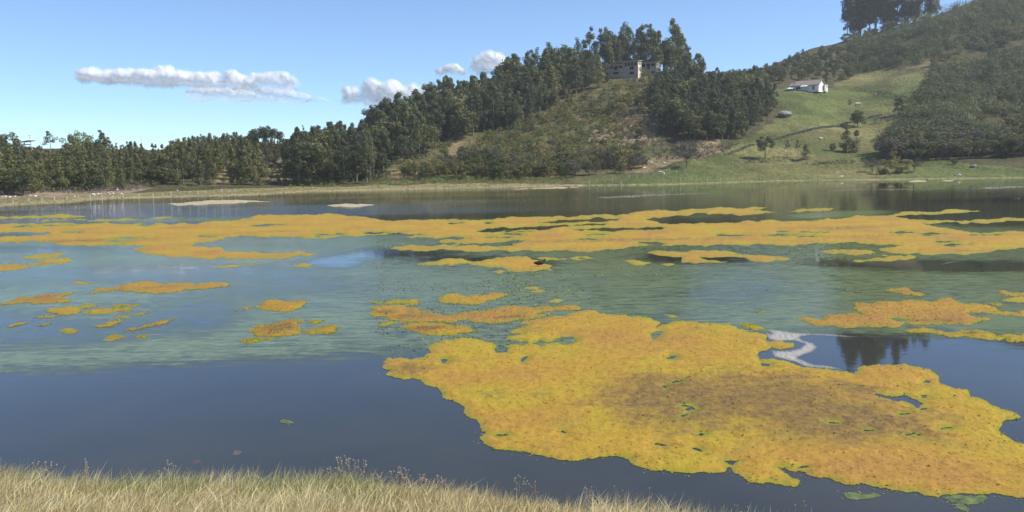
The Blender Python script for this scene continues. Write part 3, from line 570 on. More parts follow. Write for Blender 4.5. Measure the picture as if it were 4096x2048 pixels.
algae_mat([(3365, 1976), (3400, 1972), (3450, 1978), (3515, 1979), (3520, 1985), (3450, 1995), (3400, 1994)], 'sunken olive weed patch in the channel below the huge mat', step=(8, 4), tint=-.1, thick=.012, lim=6, name='weed_tuft', cat='water weed', mat=m_tuft)
algae_mat([(3765, 1992), (3850, 1985), (3930, 1984), (3950, 1996), (3900, 2014), (3830, 2012)], 'olive weed apron hanging off the lower edge of the huge mat', step=(8, 4), tint=-.05, thick=.012, lim=6, name='weed_tuft', cat='water weed', mat=m_tuft)
algae_mat([(3820, 2022), (3850, 2016), (3880, 2036), (3870, 2046), (3830, 2034)], 'olive weed scrap nearest the bottom right corner', step=(8, 4), tint=0, thick=.012, lim=6, name='weed_tuft', cat='water weed', mat=m_tuft)

# loose crumbs of algae that have broken off round the nearer mats
_er = np.random.default_rng(14); E = np.concatenate(EDGE); n = 2600; i = _er.integers(0, len(E), n); P = E[i] + np.stack([_er.normal(0, .10, n), _er.normal(0, .14, n), np.zeros(n)], 1); P[:, 2] = .0085
s = _er.uniform(.008, .035, n); th = _er.uniform(0, 6.28, n); ax = np.stack([np.cos(th), np.sin(th), 0 * th], 1) * s[:, None]; ay = np.stack([-np.sin(th), np.cos(th), 0 * th], 1) * (s * _er.uniform(.35, .8, n))[:, None]
V = np.stack([P - ax, P - ay, P + ax * .8, P + ay + np.array([0, 0, .006])], 1).reshape(-1, 3)
o = link('algae_crumbs', mesh('algae_crumbs', V, np.arange(4 * n).reshape(-1, 4), m_algae, False, {'inner': np.repeat(_er.uniform(0, .25, n), 4), 'rim': np.ones(4 * n), 'tint': np.repeat(_er.uniform(.3, .6, n), 4), 'brown': np.zeros(4 * n)}))
tag(o, 'crumbs of yellow green algae broken off along the edges of the mats', 'algae', kind='stuff')
# ------------------------------------------------------------------ green weed just under and on the surface
def weed_cover():
    m, nt, p = newmat('green_weed')
    de = attr(nt, 'cover').outputs['Fac']
    f1 = noise_n(nt, 1.1, 6, .7, sc=(.5, 1.3, 1)); f2 = noise_n(nt, 2.6, 8, .82, sc=(.45, 1.1, 1)); f3 = noise_n(nt, .16, 3, .5, sc=(.6, 1.5, 1))
    col = ramp(nt, f2, [(.34, (.032, .046, .016)), (.47, (.106, .136, .046)), (.58, (.158, .186, .066)), (.72, (.26, .28, .08))])
    col = mix(nt, ramp(nt, f3, [(.42, (0, 0, 0)), (.7, (.8, .8, .8))]), col, (.17, .21, .06))
    nt.links.new(col, p.inputs['Base Color']); p.inputs['Roughness'].default_value = .17; p.inputs['IOR'].default_value = 1.333; p.inputs['Specular IOR Level'].default_value = .3
    h = mth(nt, 'ADD', f2, f1); bump(nt, p, h, .10, .06)
    a = mth(nt, 'ADD', de, mth(nt, 'MULTIPLY', mth(nt, 'SUBTRACT', mth(nt, 'ADD', mth(nt, 'MULTIPLY', f1, .45), mth(nt, 'MULTIPLY', f2, .55)), .5), 3.0))
    al = ramp(nt, a, [(.28, (0, 0, 0)), (.85, (.92, .92, .92))])
    nt.links.new(al, p.inputs['Alpha'])
    rows = np.concatenate([np.arange(826, 900, 3.0), np.arange(900, 1100, 5.0), np.arange(1100, 1530, 8.0)]); cols = np.arange(-400, 4501, 20.0)
    X, Y = np.meshgrid(cols, rows); q = np.stack([X.ravel(), Y.ravel()], 1); W = on_z(q[:, 0], q[:, 1], .004)
    jx = q[:, 0] + (fbm(W[:, 0] * .15, W[:, 1] * .1, 61, 4) - .5) * 160; jy = q[:, 1] + (fbm(W[:, 0] * .15 + 9, W[:, 1] * .1, 62, 4) - .5) * 46 * np.clip((q[:, 1] - 780) / 400, .15, 1)
    den = np.zeros(len(q))
    def lay(poly, v):
        den[inside(jx, jy, poly)] = v * 1.34
    lay([(-500, 950), (4600, 900), (4600, 1352), (3760, 1352), (3440, 1352), (3270, 1338), (3100, 1328), (3000, 1345), (2900, 1420), (1780, 1400), (1560, 1425), (1330, 1440), (1100, 1455), (700, 1472), (300, 1492), (-500, 1510)], .62)
    lay([(-500, 1085), (250, 1075), (900, 1050), (1350, 1080), (1250, 1120), (600, 1125), (-500, 1150)], .40)          # pale sky streaks on the left
    lay([(-500, 1225), (500, 1270), (900, 1200), (1000, 1240), (950, 1330), (600, 1350), (430, 1400), (-500, 1400)], .30)   # open blue among the left patches
    lay([(650, 1180), (1350, 1110), (1500, 1130), (1450, 1180), (1000, 1195)], .42)
    lay([(2700, 1140), (3150, 1125), (3180, 1200), (2900, 1230), (2700, 1215)], .45)
    lay([(1365, 1003), (1480, 990), (1560, 1003), (1900, 1012), (1780, 1028), (1420, 1030)], .0)
    lay([(1365, 1010), (1200, 1045), (1400, 1075), (1470, 1050)], .12)
    lay([(2590, 1012), (2980, 1030), (3020, 1050), (2700, 1052), (2560, 1032)], .05)
    lay([(1670, 1040), (1950, 1030), (2200, 1048), (2200, 1062), (1900, 1060), (1700, 1056)], .1)
    lay([(3150, 1035), (3900, 1040), (4600, 1040), (4600, 1085), (3900, 1090), (3300, 1060)], .12)
    lay([(2450, 1255), (2700, 1262), (2700, 1285), (2620, 1275)], .1)
    lay([(0, 885), (1000, 862), (1450, 880), (900, 890), (-400, 905)], .55)
    lay([(2700, 868), (2900, 860), (2860, 868), (2760, 876)], .8); lay([(3140, 850), (3540, 838), (3650, 846), (3500, 866), (3330, 872), (3150, 880), (3110, 866)], .7)
    lay([(3650, 893), (3800, 897), (3860, 905), (3780, 910)], .75)
    lay([(-60, 938), (200, 928), (200, 934), (0, 950)], 0.0)
    lay([(-400, 980), (430, 985), (340, 1000), (-400, 1015)], .25)
    lay([(3750, 1395), (4500, 1385), (4500, 1460), (3900, 1470)], .16)
    den *= 1 + .5 * (fbm(W[:, 0] * .06, W[:, 1] * .06, 66, 3) - .5)
    nr, nc = len(rows), len(cols); G = den.reshape(nr, nc)          # borders of the drifts are ragged, not sharp
    soft = _gauss(_gauss(G, 1.6, 0), 2.5, 1); softer = _gauss(_gauss(G, 3.2, 0), 4, 1); wgt = np.clip((rows - 1080) / 250, 0, 1)[:, None]; den = (soft * (1 - wgt) + softer * wgt).ravel()
    ix = np.arange(nr * nc).reshape(nr, nc)
    Q = np.stack([ix[1:, :-1], ix[1:, 1:], ix[:-1, 1:], ix[:-1, :-1]], -1).reshape(-1, 4)
    Q = Q[(den[Q] > .02).any(1)]
    o = link('water_weed', mesh('water_weed', W, Q, m, True, {'cover': den}))
    tag(o, 'fine green water weed lying in the surface of the lake', 'water weed', kind='stuff')
    # loose scraps of weed that break the surface
    rng = np.random.default_rng(71); n = 30000; px = rng.uniform(1500, 4400, n); py = 960 + 540 * rng.random(n) ** 1.0
    ci = np.clip(np.searchsorted(cols, px) - 1, 0, nc - 2); ri = np.clip(np.searchsorted(rows, py) - 1, 0, nr - 2); dn = den.reshape(nr, nc)[ri, ci]
    P = on_z(px, py, .009); cl = fbm(P[:, 0] * .22, P[:, 1] * .13, 72, 4); k = rng.random(n) < np.clip(dn * 1.2, 0, 1) * np.clip((cl - .50) * 5, 0, 1); P = P[k]; cl = cl[k]; n = len(P)
    s = rng.uniform(.02, .09, n) * (P[:, 1] / 45); th = rng.uniform(0, 6.28, n); ax = np.stack([np.cos(th), np.sin(th), 0 * th], 1) * s[:, None]; ay = np.stack([-np.sin(th), np.cos(th), 0 * th], 1) * (s * rng.uniform(.3, .8, n))[:, None]; up = np.array([0, 0, 1]) * rng.uniform(0, .03, n)[:, None]
    V = np.stack([P - ax, P + ay * .9 + up, P + ax, P - ay * .8], 1).reshape(-1, 3); tone = np.repeat(np.clip(rng.random(n) * .5 + .45, 0, 1), 4)
    m2, nt2, p2 = newmat('weed_scrap'); nt2.links.new(ramp(nt2, attr(nt2, 'tone').outputs['Fac'], [(.1, (.045, .075, .026)), (.6, (.13, .17, .045)), (.95, (.30, .30, .05))]), p2.inputs['Base Color']); p2.inputs['Roughness'].default_value = .5
    o = link('weed_scraps', mesh('weed_scraps', V, np.arange(n * 4).reshape(-1, 4), m2, False, {'tone': tone})); tag(o, 'small scraps of green weed breaking the lake surface', 'water weed', kind='stuff')
weed_cover()
# ------------------------------------------------------------------ foam and scum
m_foam, nt, p = newmat('foam')
fw = noise_n(nt, 1.2, 5, .6, sc=(.8, .5, 1)); wv = nt.nodes.new('ShaderNodeTexWave'); wv.inputs['Scale'].default_value = 1.6; wv.inputs['Distortion'].default_value = 16; wv.inputs['Detail'].default_value = 3; wv.inputs['Detail Scale'].default_value = .6
g = nt.nodes.new('ShaderNodeNewGeometry'); nt.links.new(g.outputs['Position'], wv.inputs['Vector'])
nt.links.new(ramp(nt, wv.outputs['Fac'], [(.1, (.31, .28, .225)), (.5, (.37, .335, .275)), (.95, (.42, .39, .33))]), p.inputs['Base Color']); p.inputs['Roughness'].default_value = .5
ie = attr(nt, 'inner').outputs['Fac']
nt.links.new(ramp(nt, mth(nt, 'ADD', ie, mth(nt, 'MULTIPLY', fw, .7)), [(.15, (.05, .05, .05)), (.72, (.96, .96, .96))]), p.inputs['Alpha'])
m_scum = m_foam.copy(); m_scum.name = 'scum'; m_scum.node_tree.nodes['Color Ramp.001'].color_ramp.elements[1].color = (.45, .45, .45, 1)
def scum(poly, label, name='foam_streak', cat='foam', group=None, m=m_foam, step=(10, 4), lim=8, z=.006, soft=.3):
    N_MAT[0] += 1; rng = np.random.default_rng(100 + N_MAT[0])
    v2, W, tri, d = sheet(poly, [], rng, step, .05, lim); W[:, 2] = z
    o = link(name, mesh(name, W, tri, m, False, {'inner': np.clip(d * W[:, 1] / F_PX / soft, 0, 1)})); tag(o, label, cat, group); return o
scum([(3061, 1331), (3089, 1337), (3066, 1316), (3099, 1321), (3180, 1331), (3273, 1335), (3366, 1341), (3437, 1346), (3350, 1346), (3240, 1341), (3208, 1345), (3198, 1353), (3213, 1363), (3251, 1373), (3270, 1389), (3251, 1408), (3204, 1423), (3190, 1432), (3220, 1446), (3257, 1459), (3335, 1469), (3384, 1480), (3330, 1476),
      (3300, 1473), (3220, 1465), (3180, 1447), (3133, 1436), (3099, 1428), (3083, 1404), (3164, 1402), (3200, 1394), (3221, 1377), (3193, 1366), (3168, 1362), (3117, 1365), (3077, 1357), (3072, 1347)], 'pale grey swirl of foam curling in the bay right of the huge mat', name='foam_swirl', soft=.35)
for (poly, lab) in (([(3250, 765), (3420, 757), (3700, 755), (3865, 751), (3700, 758), (3450, 761)], 'pale scum line on the dark water at right, below the shrubs by the shore'),
                    ([(3875, 756), (3960, 747), (4110, 743), (4300, 742), (4110, 748), (3960, 757)], 'pale scum line on the dark water at the right edge'),
                    ([(2270, 793), (2420, 787), (2640, 778), (2930, 770), (2660, 783), (2420, 793)], 'long pale scum line on the dark water below the meadow gate posts'),
                    ([(4030, 795), (4085, 793), (4080, 797)], 'tiny scum dash on the dark water at far right'),
                    ([(3760, 1059), (3790, 1048), (3850, 1044), (3800, 1053)], 'short white scum dash on dark water below the right part of the band')):
    scum(poly, lab, group='scum lines on the dark water', m=m_scum, step=(14, 3), lim=12, soft=.5)
m_sand = plain('wet_straw', (.40, .33, .19), .9, .3, 1.5)
def bar(poly, label):
    N_MAT[0] += 1; rng = np.random.default_rng(100 + N_MAT[0])
    v2, W, tri, d = sheet(poly, [], rng, (10, 2.5), .08, 10)
    W[:, 2] = .004 + np.clip(d * W[:, 1] / F_PX / .8, 0, 1) * (.12 + .1 * fbm(W[:, 0], W[:, 1], 5, 2))
    o = link('sand_bar', mesh('sand_bar', W, tri, m_sand)); tag(o, label, 'sand bar')
bar([(636, 815), (760, 808), (1000, 802), (1084, 807), (900, 815), (700, 821)], 'long straw coloured sand bar in the water off the left shore')
bar([(1308, 821), (1400, 815), (1500, 818), (1440, 827), (1330, 826)], 'short straw coloured sand bar off the foot of the dark grove')
bar([(2050, 757), (2150, 752), (2320, 748), (2250, 755)], 'thin straw coloured spit close under the hill shore')
bar([(3635, 725), (3665, 721), (3703, 722), (3705, 728), (3640, 728)], 'small straw coloured mud bar off the shrubs, left of two at right')
bar([(3750, 724), (3780, 721), (3818, 722), (3800, 726)], 'small straw coloured mud bar off the shrubs, right of two at right')
# ------------------------------------------------------------------ trees
m_bark = plain('bark', (.21, .18, .14), .9, .3, 2.0); m_bark_d = plain('dark_bark', (.095, .075, .058), .9, .3, 2.0)
m_twig = plain('twig', (.15, .115, .09), .9, .3, 3.0)
LF = {
 'euc': foliage('eucalyptus_leaf', (0.083, 0.107, 0.041), (0.184, 0.191, 0.071)), 'young': foliage('young_eucalyptus_leaf', (0.107, 0.119, 0.041), (0.222, 0.214, 0.069)),
 'dark': foliage('dark_eucalyptus_leaf', (0.056, 0.073, 0.036), (0.139, 0.149, 0.064)), 'bush': foliage('bush_leaf', (0.078, 0.095, 0.030), (0.184, 0.182, 0.058)),
 'pale': foliage('pale_leaf', (0.195, 0.239, 0.090), (0.312, 0.335, 0.117)), 'con': foliage('conifer_leaf', (0.051, 0.069, 0.034), (0.111, 0.127, 0.058), .15),
 'olive': foliage('scrub_leaf', (0.114, 0.111, 0.034), (0.346, 0.286, 0.094)), 'bare': foliage('bare_twigs', (.082, .074, .052), (.145, .128, .092), .1),
 'teal': foliage('teal_leaf', (0.092, 0.144, 0.080), (0.174, 0.230, 0.126)), 'green': foliage('green_bush_leaf', (0.127, 0.169, 0.041), (0.242, 0.277, 0.071)),
 'right': foliage('hill_scrub_leaf', (.050, .068, .022), (.190, .205, .074)),
}
def leaves(rng, C, R, n, size, flat=.0, shell=.45, jit=.42, lt=.35):
    """n leaf sprays round each clump centre; returns triangles"""
    k = len(C); C = np.repeat(C, n, 0); R = np.repeat(R, n, 0); N = len(C)
    d = rng.normal(size=(N, 3)); d /= np.linalg.norm(d, axis=1)[:, None]
    r = (shell + (1 - shell) * rng.random(N)) ** .8
    P = C + d * R * r[:, None]
    nn = d + rng.normal(size=(N, 3)) * jit; nn[:, 2] += flat; nn /= np.linalg.norm(nn, axis=1)[:, None]      # sprays face outwards from their clump
    a = rng.normal(size=(N, 3)); a -= nn * (a * nn).sum(1)[:, None]; a /= np.linalg.norm(a, axis=1)[:, None]; b = np.cross(nn, a)
    s = size * rng.uniform(.6, 1.4, N)[:, None]
    V = np.stack([P - a * s * .7, P + a * s * .5 + b * s * .45, P + a * s * .4 - b * s * .5], 1).reshape(-1, 3)
    tone = np.repeat(np.repeat(rng.random(k), n) * (1 - lt) + rng.random(N) * lt, 3)
    return V, tone
def crown_mesh(name, parts, m):
    V = np.concatenate([q[0] for q in parts]); t = np.concatenate([q[1] for q in parts])
    return mesh(name, V, np.arange(len(V)).reshape(-1, 3), m, False, {'tone': t})
def trunk_mesh(rng, H, r0, m, bend=.02, limbs=(), k=6, top=.92):
    b = MB(); n = 6; off = rng.normal(0, bend * H, (n, 2)).cumsum(0) * .5; off[0] = 0
    pts = [(off[i, 0], off[i, 1], H * top * i / (n - 1) - (.4 if i == 0 else 0)) for i in range(n)]
    b.tube(pts, [r0 * (1 - .85 * i / (n - 1)) for i in range(n)], k)
    for c in limbs:
        z = max(H * .15, c[2] - np.hypot(c[0], c[1]) * .9); f = z / (H * top) * (n - 1); i = int(min(f, n - 2)); w = f - i
        s = np.array(pts[i]) * (1 - w) + np.array(pts[i + 1]) * w; s[2] = z
        b.tube([s, (s + np.array(c)) / 2 + [0, 0, .03 * H], c], [r0 * .38, r0 * .25, r0 * .08], 4)
    return mesh('trunk', b.v, b.f, m)
def proto(kind, seed):
    rng = np.random.default_rng(seed)
    if kind in ('tall', 'dark', 'airy'):
        H = 20.0; n = {'tall': 22, 'dark': 26, 'airy': 9}[kind]; wid = {'tall': .135, 'dark': .165, 'airy': .12}[kind]; lo = {'tall': rng.uniform(.12, .34), 'dark': .16, 'airy': .5}[kind]
        t = np.sort(rng.uniform(lo, .97, n)); t[-1] = .965
        prof = np.clip(np.sin(np.pi * ((t - lo + .06) / (1.12 - lo)) ** .75), .12, 1)
        ang = rng.uniform(0, 6.28, n); rad = H * wid * prof * rng.uniform(.35, 1.05, n)
        C = np.stack([np.cos(ang) * rad, np.sin(ang) * rad, t * H], 1)
        rr = H * rng.uniform(.042, .072, n) * (.65 + .5 * prof) * (1.15 if kind == 'dark' else 1); R = np.stack([rr, rr, rr * rng.uniform(1.0, 1.5, n)], 1)
        P = [leaves(rng, C, R, {'tall': 105, 'dark': 120, 'airy': 80}[kind], .42)]
        m = LF['dark' if kind == 'dark' else 'euc']
        tr = trunk_mesh(rng, H, .26 if kind != 'airy' else .18, m_bark, .006, [C[i] for i in rng.choice(n, 6, False)])
    elif kind == 'young':
        H = 8.0; n = 17; t = np.sort(rng.uniform(.08, .96, n)); t[-1] = .97
        prof = np.clip((1 - t) * 1.35, .10, .8) * np.clip(.35 + t * 3, 0, 1)
        ang = rng.uniform(0, 6.28, n); rad = H * .20 * prof * rng.uniform(.3, 1.1, n)
        C = np.stack([np.cos(ang) * rad, np.sin(ang) * rad, t * H], 1); rr = H * rng.uniform(.07, .10, n) * (.5 + .75 * prof); R = np.stack([rr, rr, rr * 1.55], 1)
        P = [leaves(rng, C, R, 85, .24)]; m = LF['young']; tr = trunk_mesh(rng, H, .10, m_bark, .006)
    elif kind in ('ball', 'bushy', 'pale', 'shrub', 'green'):
        H = 6.0; n = {'ball': 26, 'bushy': 24, 'pale': 22, 'shrub': 18, 'green': 14}[kind]; zc = {'ball': .62, 'bushy': .52, 'pale': .55, 'shrub': .42, 'green': .45}[kind]; rz = {'ball': .30, 'bushy': .38, 'pale': .38, 'shrub': .42, 'green': .42}[kind]
        d = rng.normal(size=(n, 3)); d /= np.linalg.norm(d, axis=1)[:, None]; wx = {'ball': .30, 'bushy': .36, 'pale': .38, 'shrub': .46, 'green': .42}[kind]
        s = rng.uniform(.45, 1.0, n)[:, None]; C = np.array([0, 0, zc * H]) + d * s * np.array([wx * H, wx * H, rz * H]); C[:, 2] = np.maximum(C[:, 2], .1 * H)
        rr = H * rng.uniform(.09, .15, n); R = np.stack([rr, rr, rr * .9], 1)
        m = LF[{'ball': 'euc', 'bushy': 'bush', 'pale': 'pale', 'shrub': 'olive', 'green': 'green'}[kind]]
        P = [leaves(rng, C, R, 85, .22)]; tr = trunk_mesh(rng, H, .13, m_bark_d, .01, [C[i] for i in rng.choice(n, 5, False)], top=.6)
    elif kind == 'umbrella':
        H = 18.0; n = 64; ang = rng.uniform(0, 6.28, n); q = np.sqrt(rng.random(n)); rad = q * .38 * H
        C = np.stack([np.cos(ang) * rad, np.sin(ang) * rad, H * (.60 + .34 * np.sqrt(1 - (q * .97) ** 2)) - rng.random(n) * .24 * H * (1 - .5 * q)], 1); rr = H * rng.uniform(.05, .08, n); R = np.stack([rr * 1.3, rr * 1.3, rr * .8], 1)
        P = [leaves(rng, C, R, 90, .42)]; m = LF['dark']; tr = trunk_mesh(rng, H, .5, m_bark_d, .01, [C[i] for i in range(12)], top=.6)
    elif kind == 'conifer':
        H = 12.0; n = 34; t = np.linspace(.1, .97, n); ang = np.arange(n) * 2.4; rad = H * .20 * (1 - t) * rng.uniform(.5, 1.0, n)
        C = np.stack([np.cos(ang) * rad, np.sin(ang) * rad, t * H], 1); rr = H * (.035 + .07 * (1 - t)); R = np.stack([rr * 1.2, rr * 1.2, rr * .7], 1)
        P = [leaves(rng, C, R, 50, .34)]; m = LF['con']; tr = trunk_mesh(rng, H, .16, m_bark_d, .003)
    elif kind == 'bare':
        H = 8.0; n = 30; d = rng.normal(size=(n, 3)); d /= np.linalg.norm(d, axis=1)[:, None]; s = rng.uniform(.35, 1.0, n)[:, None]
        C = np.array([0, 0, .58 * H]) + d * s * np.array([.42 * H, .42 * H, .36 * H]); C[:, 2] = np.maximum(C[:, 2], .12 * H); rr = H * rng.uniform(.08, .13, n); R = np.stack([rr, rr, rr], 1)
        P = [leaves(rng, C, R, 55, .20)]; V, t_ = P[0]; m = LF['bare']
        tr = trunk_mesh(rng, H, .16, m_twig, .012, [C[i] for i in range(n)], top=.5)
    return H, tr, crown_mesh('crown', P, m)
PROTO = {}
for kind, cnt in (('tall', 7), ('dark', 5), ('airy', 3), ('young', 7), ('ball', 2), ('bushy', 5), ('pale', 2), ('shrub', 6), ('green', 3), ('umbrella', 1), ('conifer', 4), ('bare', 4)):
    PROTO[kind] = [proto(kind, 500 + 31 * i + len(kind) * 7 + ord(kind[0])) for i in range(cnt)]
NAMES = {'tall': 'tall_eucalyptus', 'dark': 'dark_eucalyptus', 'airy': 'airy_eucalyptus', 'young': 'young_eucalyptus', 'ball': 'round_tree', 'bushy': 'bushy_tree', 'pale': 'pale_tree', 'shrub': 'shrub', 'green': 'green_bush', 'umbrella': 'umbrella_tree', 'conifer': 'conifer', 'bare': 'bare_bush'}
_used = set()
TR = np.random.default_rng(7)
def tree(kind, base, height, label, group=None, wid=1.0, name=None, cat=None, var=None, crown=None):
    pr = PROTO[kind]; i = int(TR.integers(len(pr))) if var is None else var; H, tm, cm = pr[i]
    s = height / H; r = empty(name or NAMES[kind], tuple(base), TR.uniform(0, 6.28), (s * wid * TR.uniform(.9, 1.1), s * wid * TR.uniform(.9, 1.1), s))
    tag(r, label, cat or {'shrub': 'shrub', 'green': 'bush', 'bare': 'bush'}.get(kind, 'tree'), group)
    link('trunk', tm, r)
    c = link('crown', cm, r)
    return r
SKY = np.array([(-400, 520), (0, 535), (40, 522), (85, 545), (100, 585), (150, 590), (180, 600), (200, 585), (230, 600), (285, 560), (300, 520), (335, 508), (375, 535), (410, 522), (455, 555), (490, 535), (540, 558), (600, 575), (640, 555), (720, 550), (850, 530), (880, 548), (930, 520), (960, 525),
                (990, 545), (1120, 560), (1170, 545), (1190, 505), (1280, 492), (1350, 458), (1380, 488), (1430, 492), (1450, 440), (1500, 420), (1590, 368), (1640, 385), (1700, 330), (1760, 320), (1800, 300), (1850, 328), (1880, 308), (1930, 288), (1960, 298), (1985, 268), (2030, 205), (2070, 190), (2110, 210),
                (2150, 165), (2195, 145), (2250, 165), (2310, 140), (2360, 98), (2400, 100), (2440, 125), (2470, 150), (2498, 92), (2530, 130), (2590, 92), (2640, 125), (2665, 180), (2690, 90), (2740, 150), (2760, 215), (2800, 215), (2830, 262), (2900, 272), (3000, 265), (3060, 245), (3120, 232), (3180, 200), (3240, 185), (3300, 168), (3360, 155), (3420, 130), (4300, -400)], float)
def skyline(px): return np.interp(px, SKY[:, 0], SKY[:, 1])
def scatter(poly, sp, rng, jit=.38):
    p = np.array(poly, float); lo = p.min(0); hi = p.max(0)
    gx, gy = np.meshgrid(np.arange(lo[0], hi[0], sp[0]), np.arange(lo[1], hi[1], sp[1])); gx = gx + (np.arange(gx.shape[0]) % 2)[:, None] * sp[0] / 2
    q = np.stack([gx.ravel(), gy.ravel()], 1) + rng.uniform(-jit, jit, (gx.size, 2)) * np.array(sp)
    return q[inside(q[:, 0], q[:, 1], poly)]
LOOK = {'tall': 'slender', 'dark': 'dense dark', 'airy': 'thin', 'young': 'slim young', 'bushy': 'rounded dark', 'conifer': 'pointed', 'bare': 'brown twiggy', 'shrub': 'olive', 'green': 'bright green'}
def grove(poly, sp, kinds, hm, label, group, seed, wid=1.0, names=None, under=(4, 26), cat=None, rows=(), cols=()):
    """plant a stand: kinds = list to draw from, hm = height range in metres; crowns stay under the skyline"""
    rng = np.random.default_rng(seed); q = scatter(poly, sp, rng); P, ok = hit(q[:, 0], q[:, 1])
    n = 0
    for (px, py), b, k in zip(q, P, ok):
        if not k: continue
        h = rng.uniform(*hm)
        room = (py - skyline(px) - (rng.uniform(*under) if rng.random() > .3 else rng.uniform(0, 5))) * b[1] / F_PX
        if h > room: h = room
        if 2405 < px < 2650 and b[1] < 462 and py > 285:          # keep the ruin in view
            h = min(h, max(py - 301, 8) * b[1] / F_PX)
            if h < 1.2: continue
        elif h < hm[0] * .45: continue
        kd = kinds[int(rng.integers(len(kinds)))]
        lab = label
        if rows or cols:
            lab = LOOK[kd] + ' ' + label
            for lim, w_ in rows:
                if py > lim: lab += ' ' + w_; break
            for lim, w_ in cols:
                if px < lim: lab += ' ' + w_; break
        tree(kd, b - np.array([0, 0, .15]), h, lab, group, wid * (1.0 if h > hm[0] * .8 else 1.2), names, cat); n += 1
    return n
CNT = {}
CNT['A'] = grove([(-160, 768), (60, 782), (100, 790), (150, 770), (330, 762), (520, 765), (560, 738), (640, 745), (700, 700), (770, 650), (720, 620), (560, 632), (330, 622), (-160, 628)], (31, 17.5), ['young', 'young', 'young', 'tall', 'bushy'], (5.6, 9.4), 'eucalyptus of the shore wood', 'young eucalyptus in the wood on the left shore', 11, 1.3, rows=((735, 'in the front row'), (680, 'in the middle rows'), (0, 'in the back rows')), cols=((190, 'below the shelter'), (390, 'below the pale green trees'), (560, 'between pale tree and mast'), (9999, 'by the sandy gap')))
CNT['B'] = grove([(640, 742), (760, 748), (865, 746), (868, 700), (895, 655), (985, 640), (1160, 640), (1160, 610), (900, 600), (760, 630), (700, 650)], (34, 22), ['young', 'tall', 'bushy', 'young'], (8, 13.5), 'eucalyptus near the sandy gaps', 'eucalyptus around the sandy gaps', 12, 1.1, 'leafy_eucalyptus', rows=((715, 'in front'), (0, 'further back')), cols=((800, 'left of the path'), (1000, 'above the path'), (9999, 'below the far ridge')))
CNT['B2'] = grove([(930, 746), (1045, 742), (1060, 700), (1050, 660), (980, 650), (945, 680)], (30, 22), ['young', 'tall'], (9, 13), 'eucalyptus in the small stand below the umbrella shaped tree', 'small stand below the umbrella tree', 13, 1.1, 'leafy_eucalyptus')
CNT['C'] = grove([(1155, 744), (1480, 736), (1550, 734), (1555, 690), (1480, 640), (1400, 610), (1170, 615), (1160, 690)], (31, 21), ['dark', 'tall', 'dark', 'bushy'], (11, 17), 'tree of the waterside grove', 'dark grove at the water', 14, 1.15, 'grove_eucalyptus', rows=((712, 'in the front row'), (0, 'behind the front row')), cols=((1320, 'at its left end'), (9999, 'at its hill end')))
CNT['D'] = grove([(1480, 600), (1540, 660), (1680, 650), (1760, 585), (1860, 555), (1960, 530), (2080, 520), (2210, 440), (2310, 385), (2400, 355), (2440, 322), (2470, 275), (2400, 265), (2200, 275), (2050, 300), (1900, 370), (1750, 410), (1600, 460), (1480, 510)], (28, 17), ['tall', 'tall', 'dark', 'tall', 'dark', 'bushy', 'young'], (11, 22), 'eucalyptus climbing the hill', 'eucalyptus on the left shoulder of the hill', 15, 1.22, 'hill_eucalyptus', (0, 30), rows=((560, 'low down'), (440, 'half way up'), (0, 'near the top')), cols=((1700, 'above the sandy patch'), (1950, 'left of the open scrub'), (2200, 'over the open scrub'), (9999, 'next to the ruin')))
_re = np.random.default_rng(16)
for i in range(40):                              # the stand behind the ruin, rooted on the flat hilltop
    px = 2425 + i * 10 + _re.uniform(-8, 8); Y = _re.uniform(464, 492); x = at_y(np.array([px]), np.array([290.0]), np.array([Y]))[0][0]; z = float(ground(x, Y)) - .2
    py = proj(np.array([[x, Y, z]]))[0][1]; top = skyline(px) + (_re.uniform(0, 8) if i % 3 == 0 else _re.uniform(10, 85))
    tree(['tall', 'dark', 'tall', 'tall'][i % 4], (x, Y, z), (py - top) * Y / F_PX, ('slender' if i % 4 != 1 else 'dense dark') + ' eucalyptus close behind the ruin' + (' at its left wing' if px < 2510 else ' over its middle block' if px < 2600 else ' at its right wing'), 'eucalyptus behind the ruin', 1.15, 'ruin_eucalyptus')
CNT['F'] = grove([(2600, 440), (2620, 480), (2690, 548), (2790, 575), (2850, 566), (2950, 572), (3040, 512), (3110, 455), (3070, 400), (2960, 345), (2880, 330), (2780, 330), (2660, 350)], (31, 19), ['dark', 'tall', 'dark', 'bushy'], (8.5, 17), 'eucalyptus of the gully grove', 'grove in the gully right of the ruin', 17, 1.2, 'gully_eucalyptus', rows=((520, 'in its lowest rows'), (420, 'in its middle'), (0, 'in its top rows')), cols=((2780, 'on the ruin side'), (2950, 'over the gully'), (9999, 'on the farmhouse side')))
CNT['G'] = grove([(2850, 310), (2990, 345), (3080, 362), (3170, 330), (3350, 335), (3420, 312), (3480, 280), (3600, 262), (3640, 235), (3560, 190), (3470, 185), (3380, 195), (3290, 210), (3200, 238), (3120, 265), (3000, 290)], (33, 15), ['bushy', 'bushy', 'bushy', 'dark'], (4.5, 8.5), 'tree in the wood above the farmhouse', 'rounded trees above the farmhouse', 18, 1.15, None, (0, 20), cols=((3060, 'left of the house'), (3330, 'right above the house'), (9999, 'towards the right ridge')))
CNT['fr'] = grove([(880, 588), (1180, 578), (1280, 578), (1260, 568), (1100, 566), (900, 572)], (22, 8), ['conifer', 'conifer', 'tall'], (9, 15), 'small dark conifer on the far wooded ridge at left', 'far ridge conifers', 19, 1.0, 'far_conifer', (0, 14))
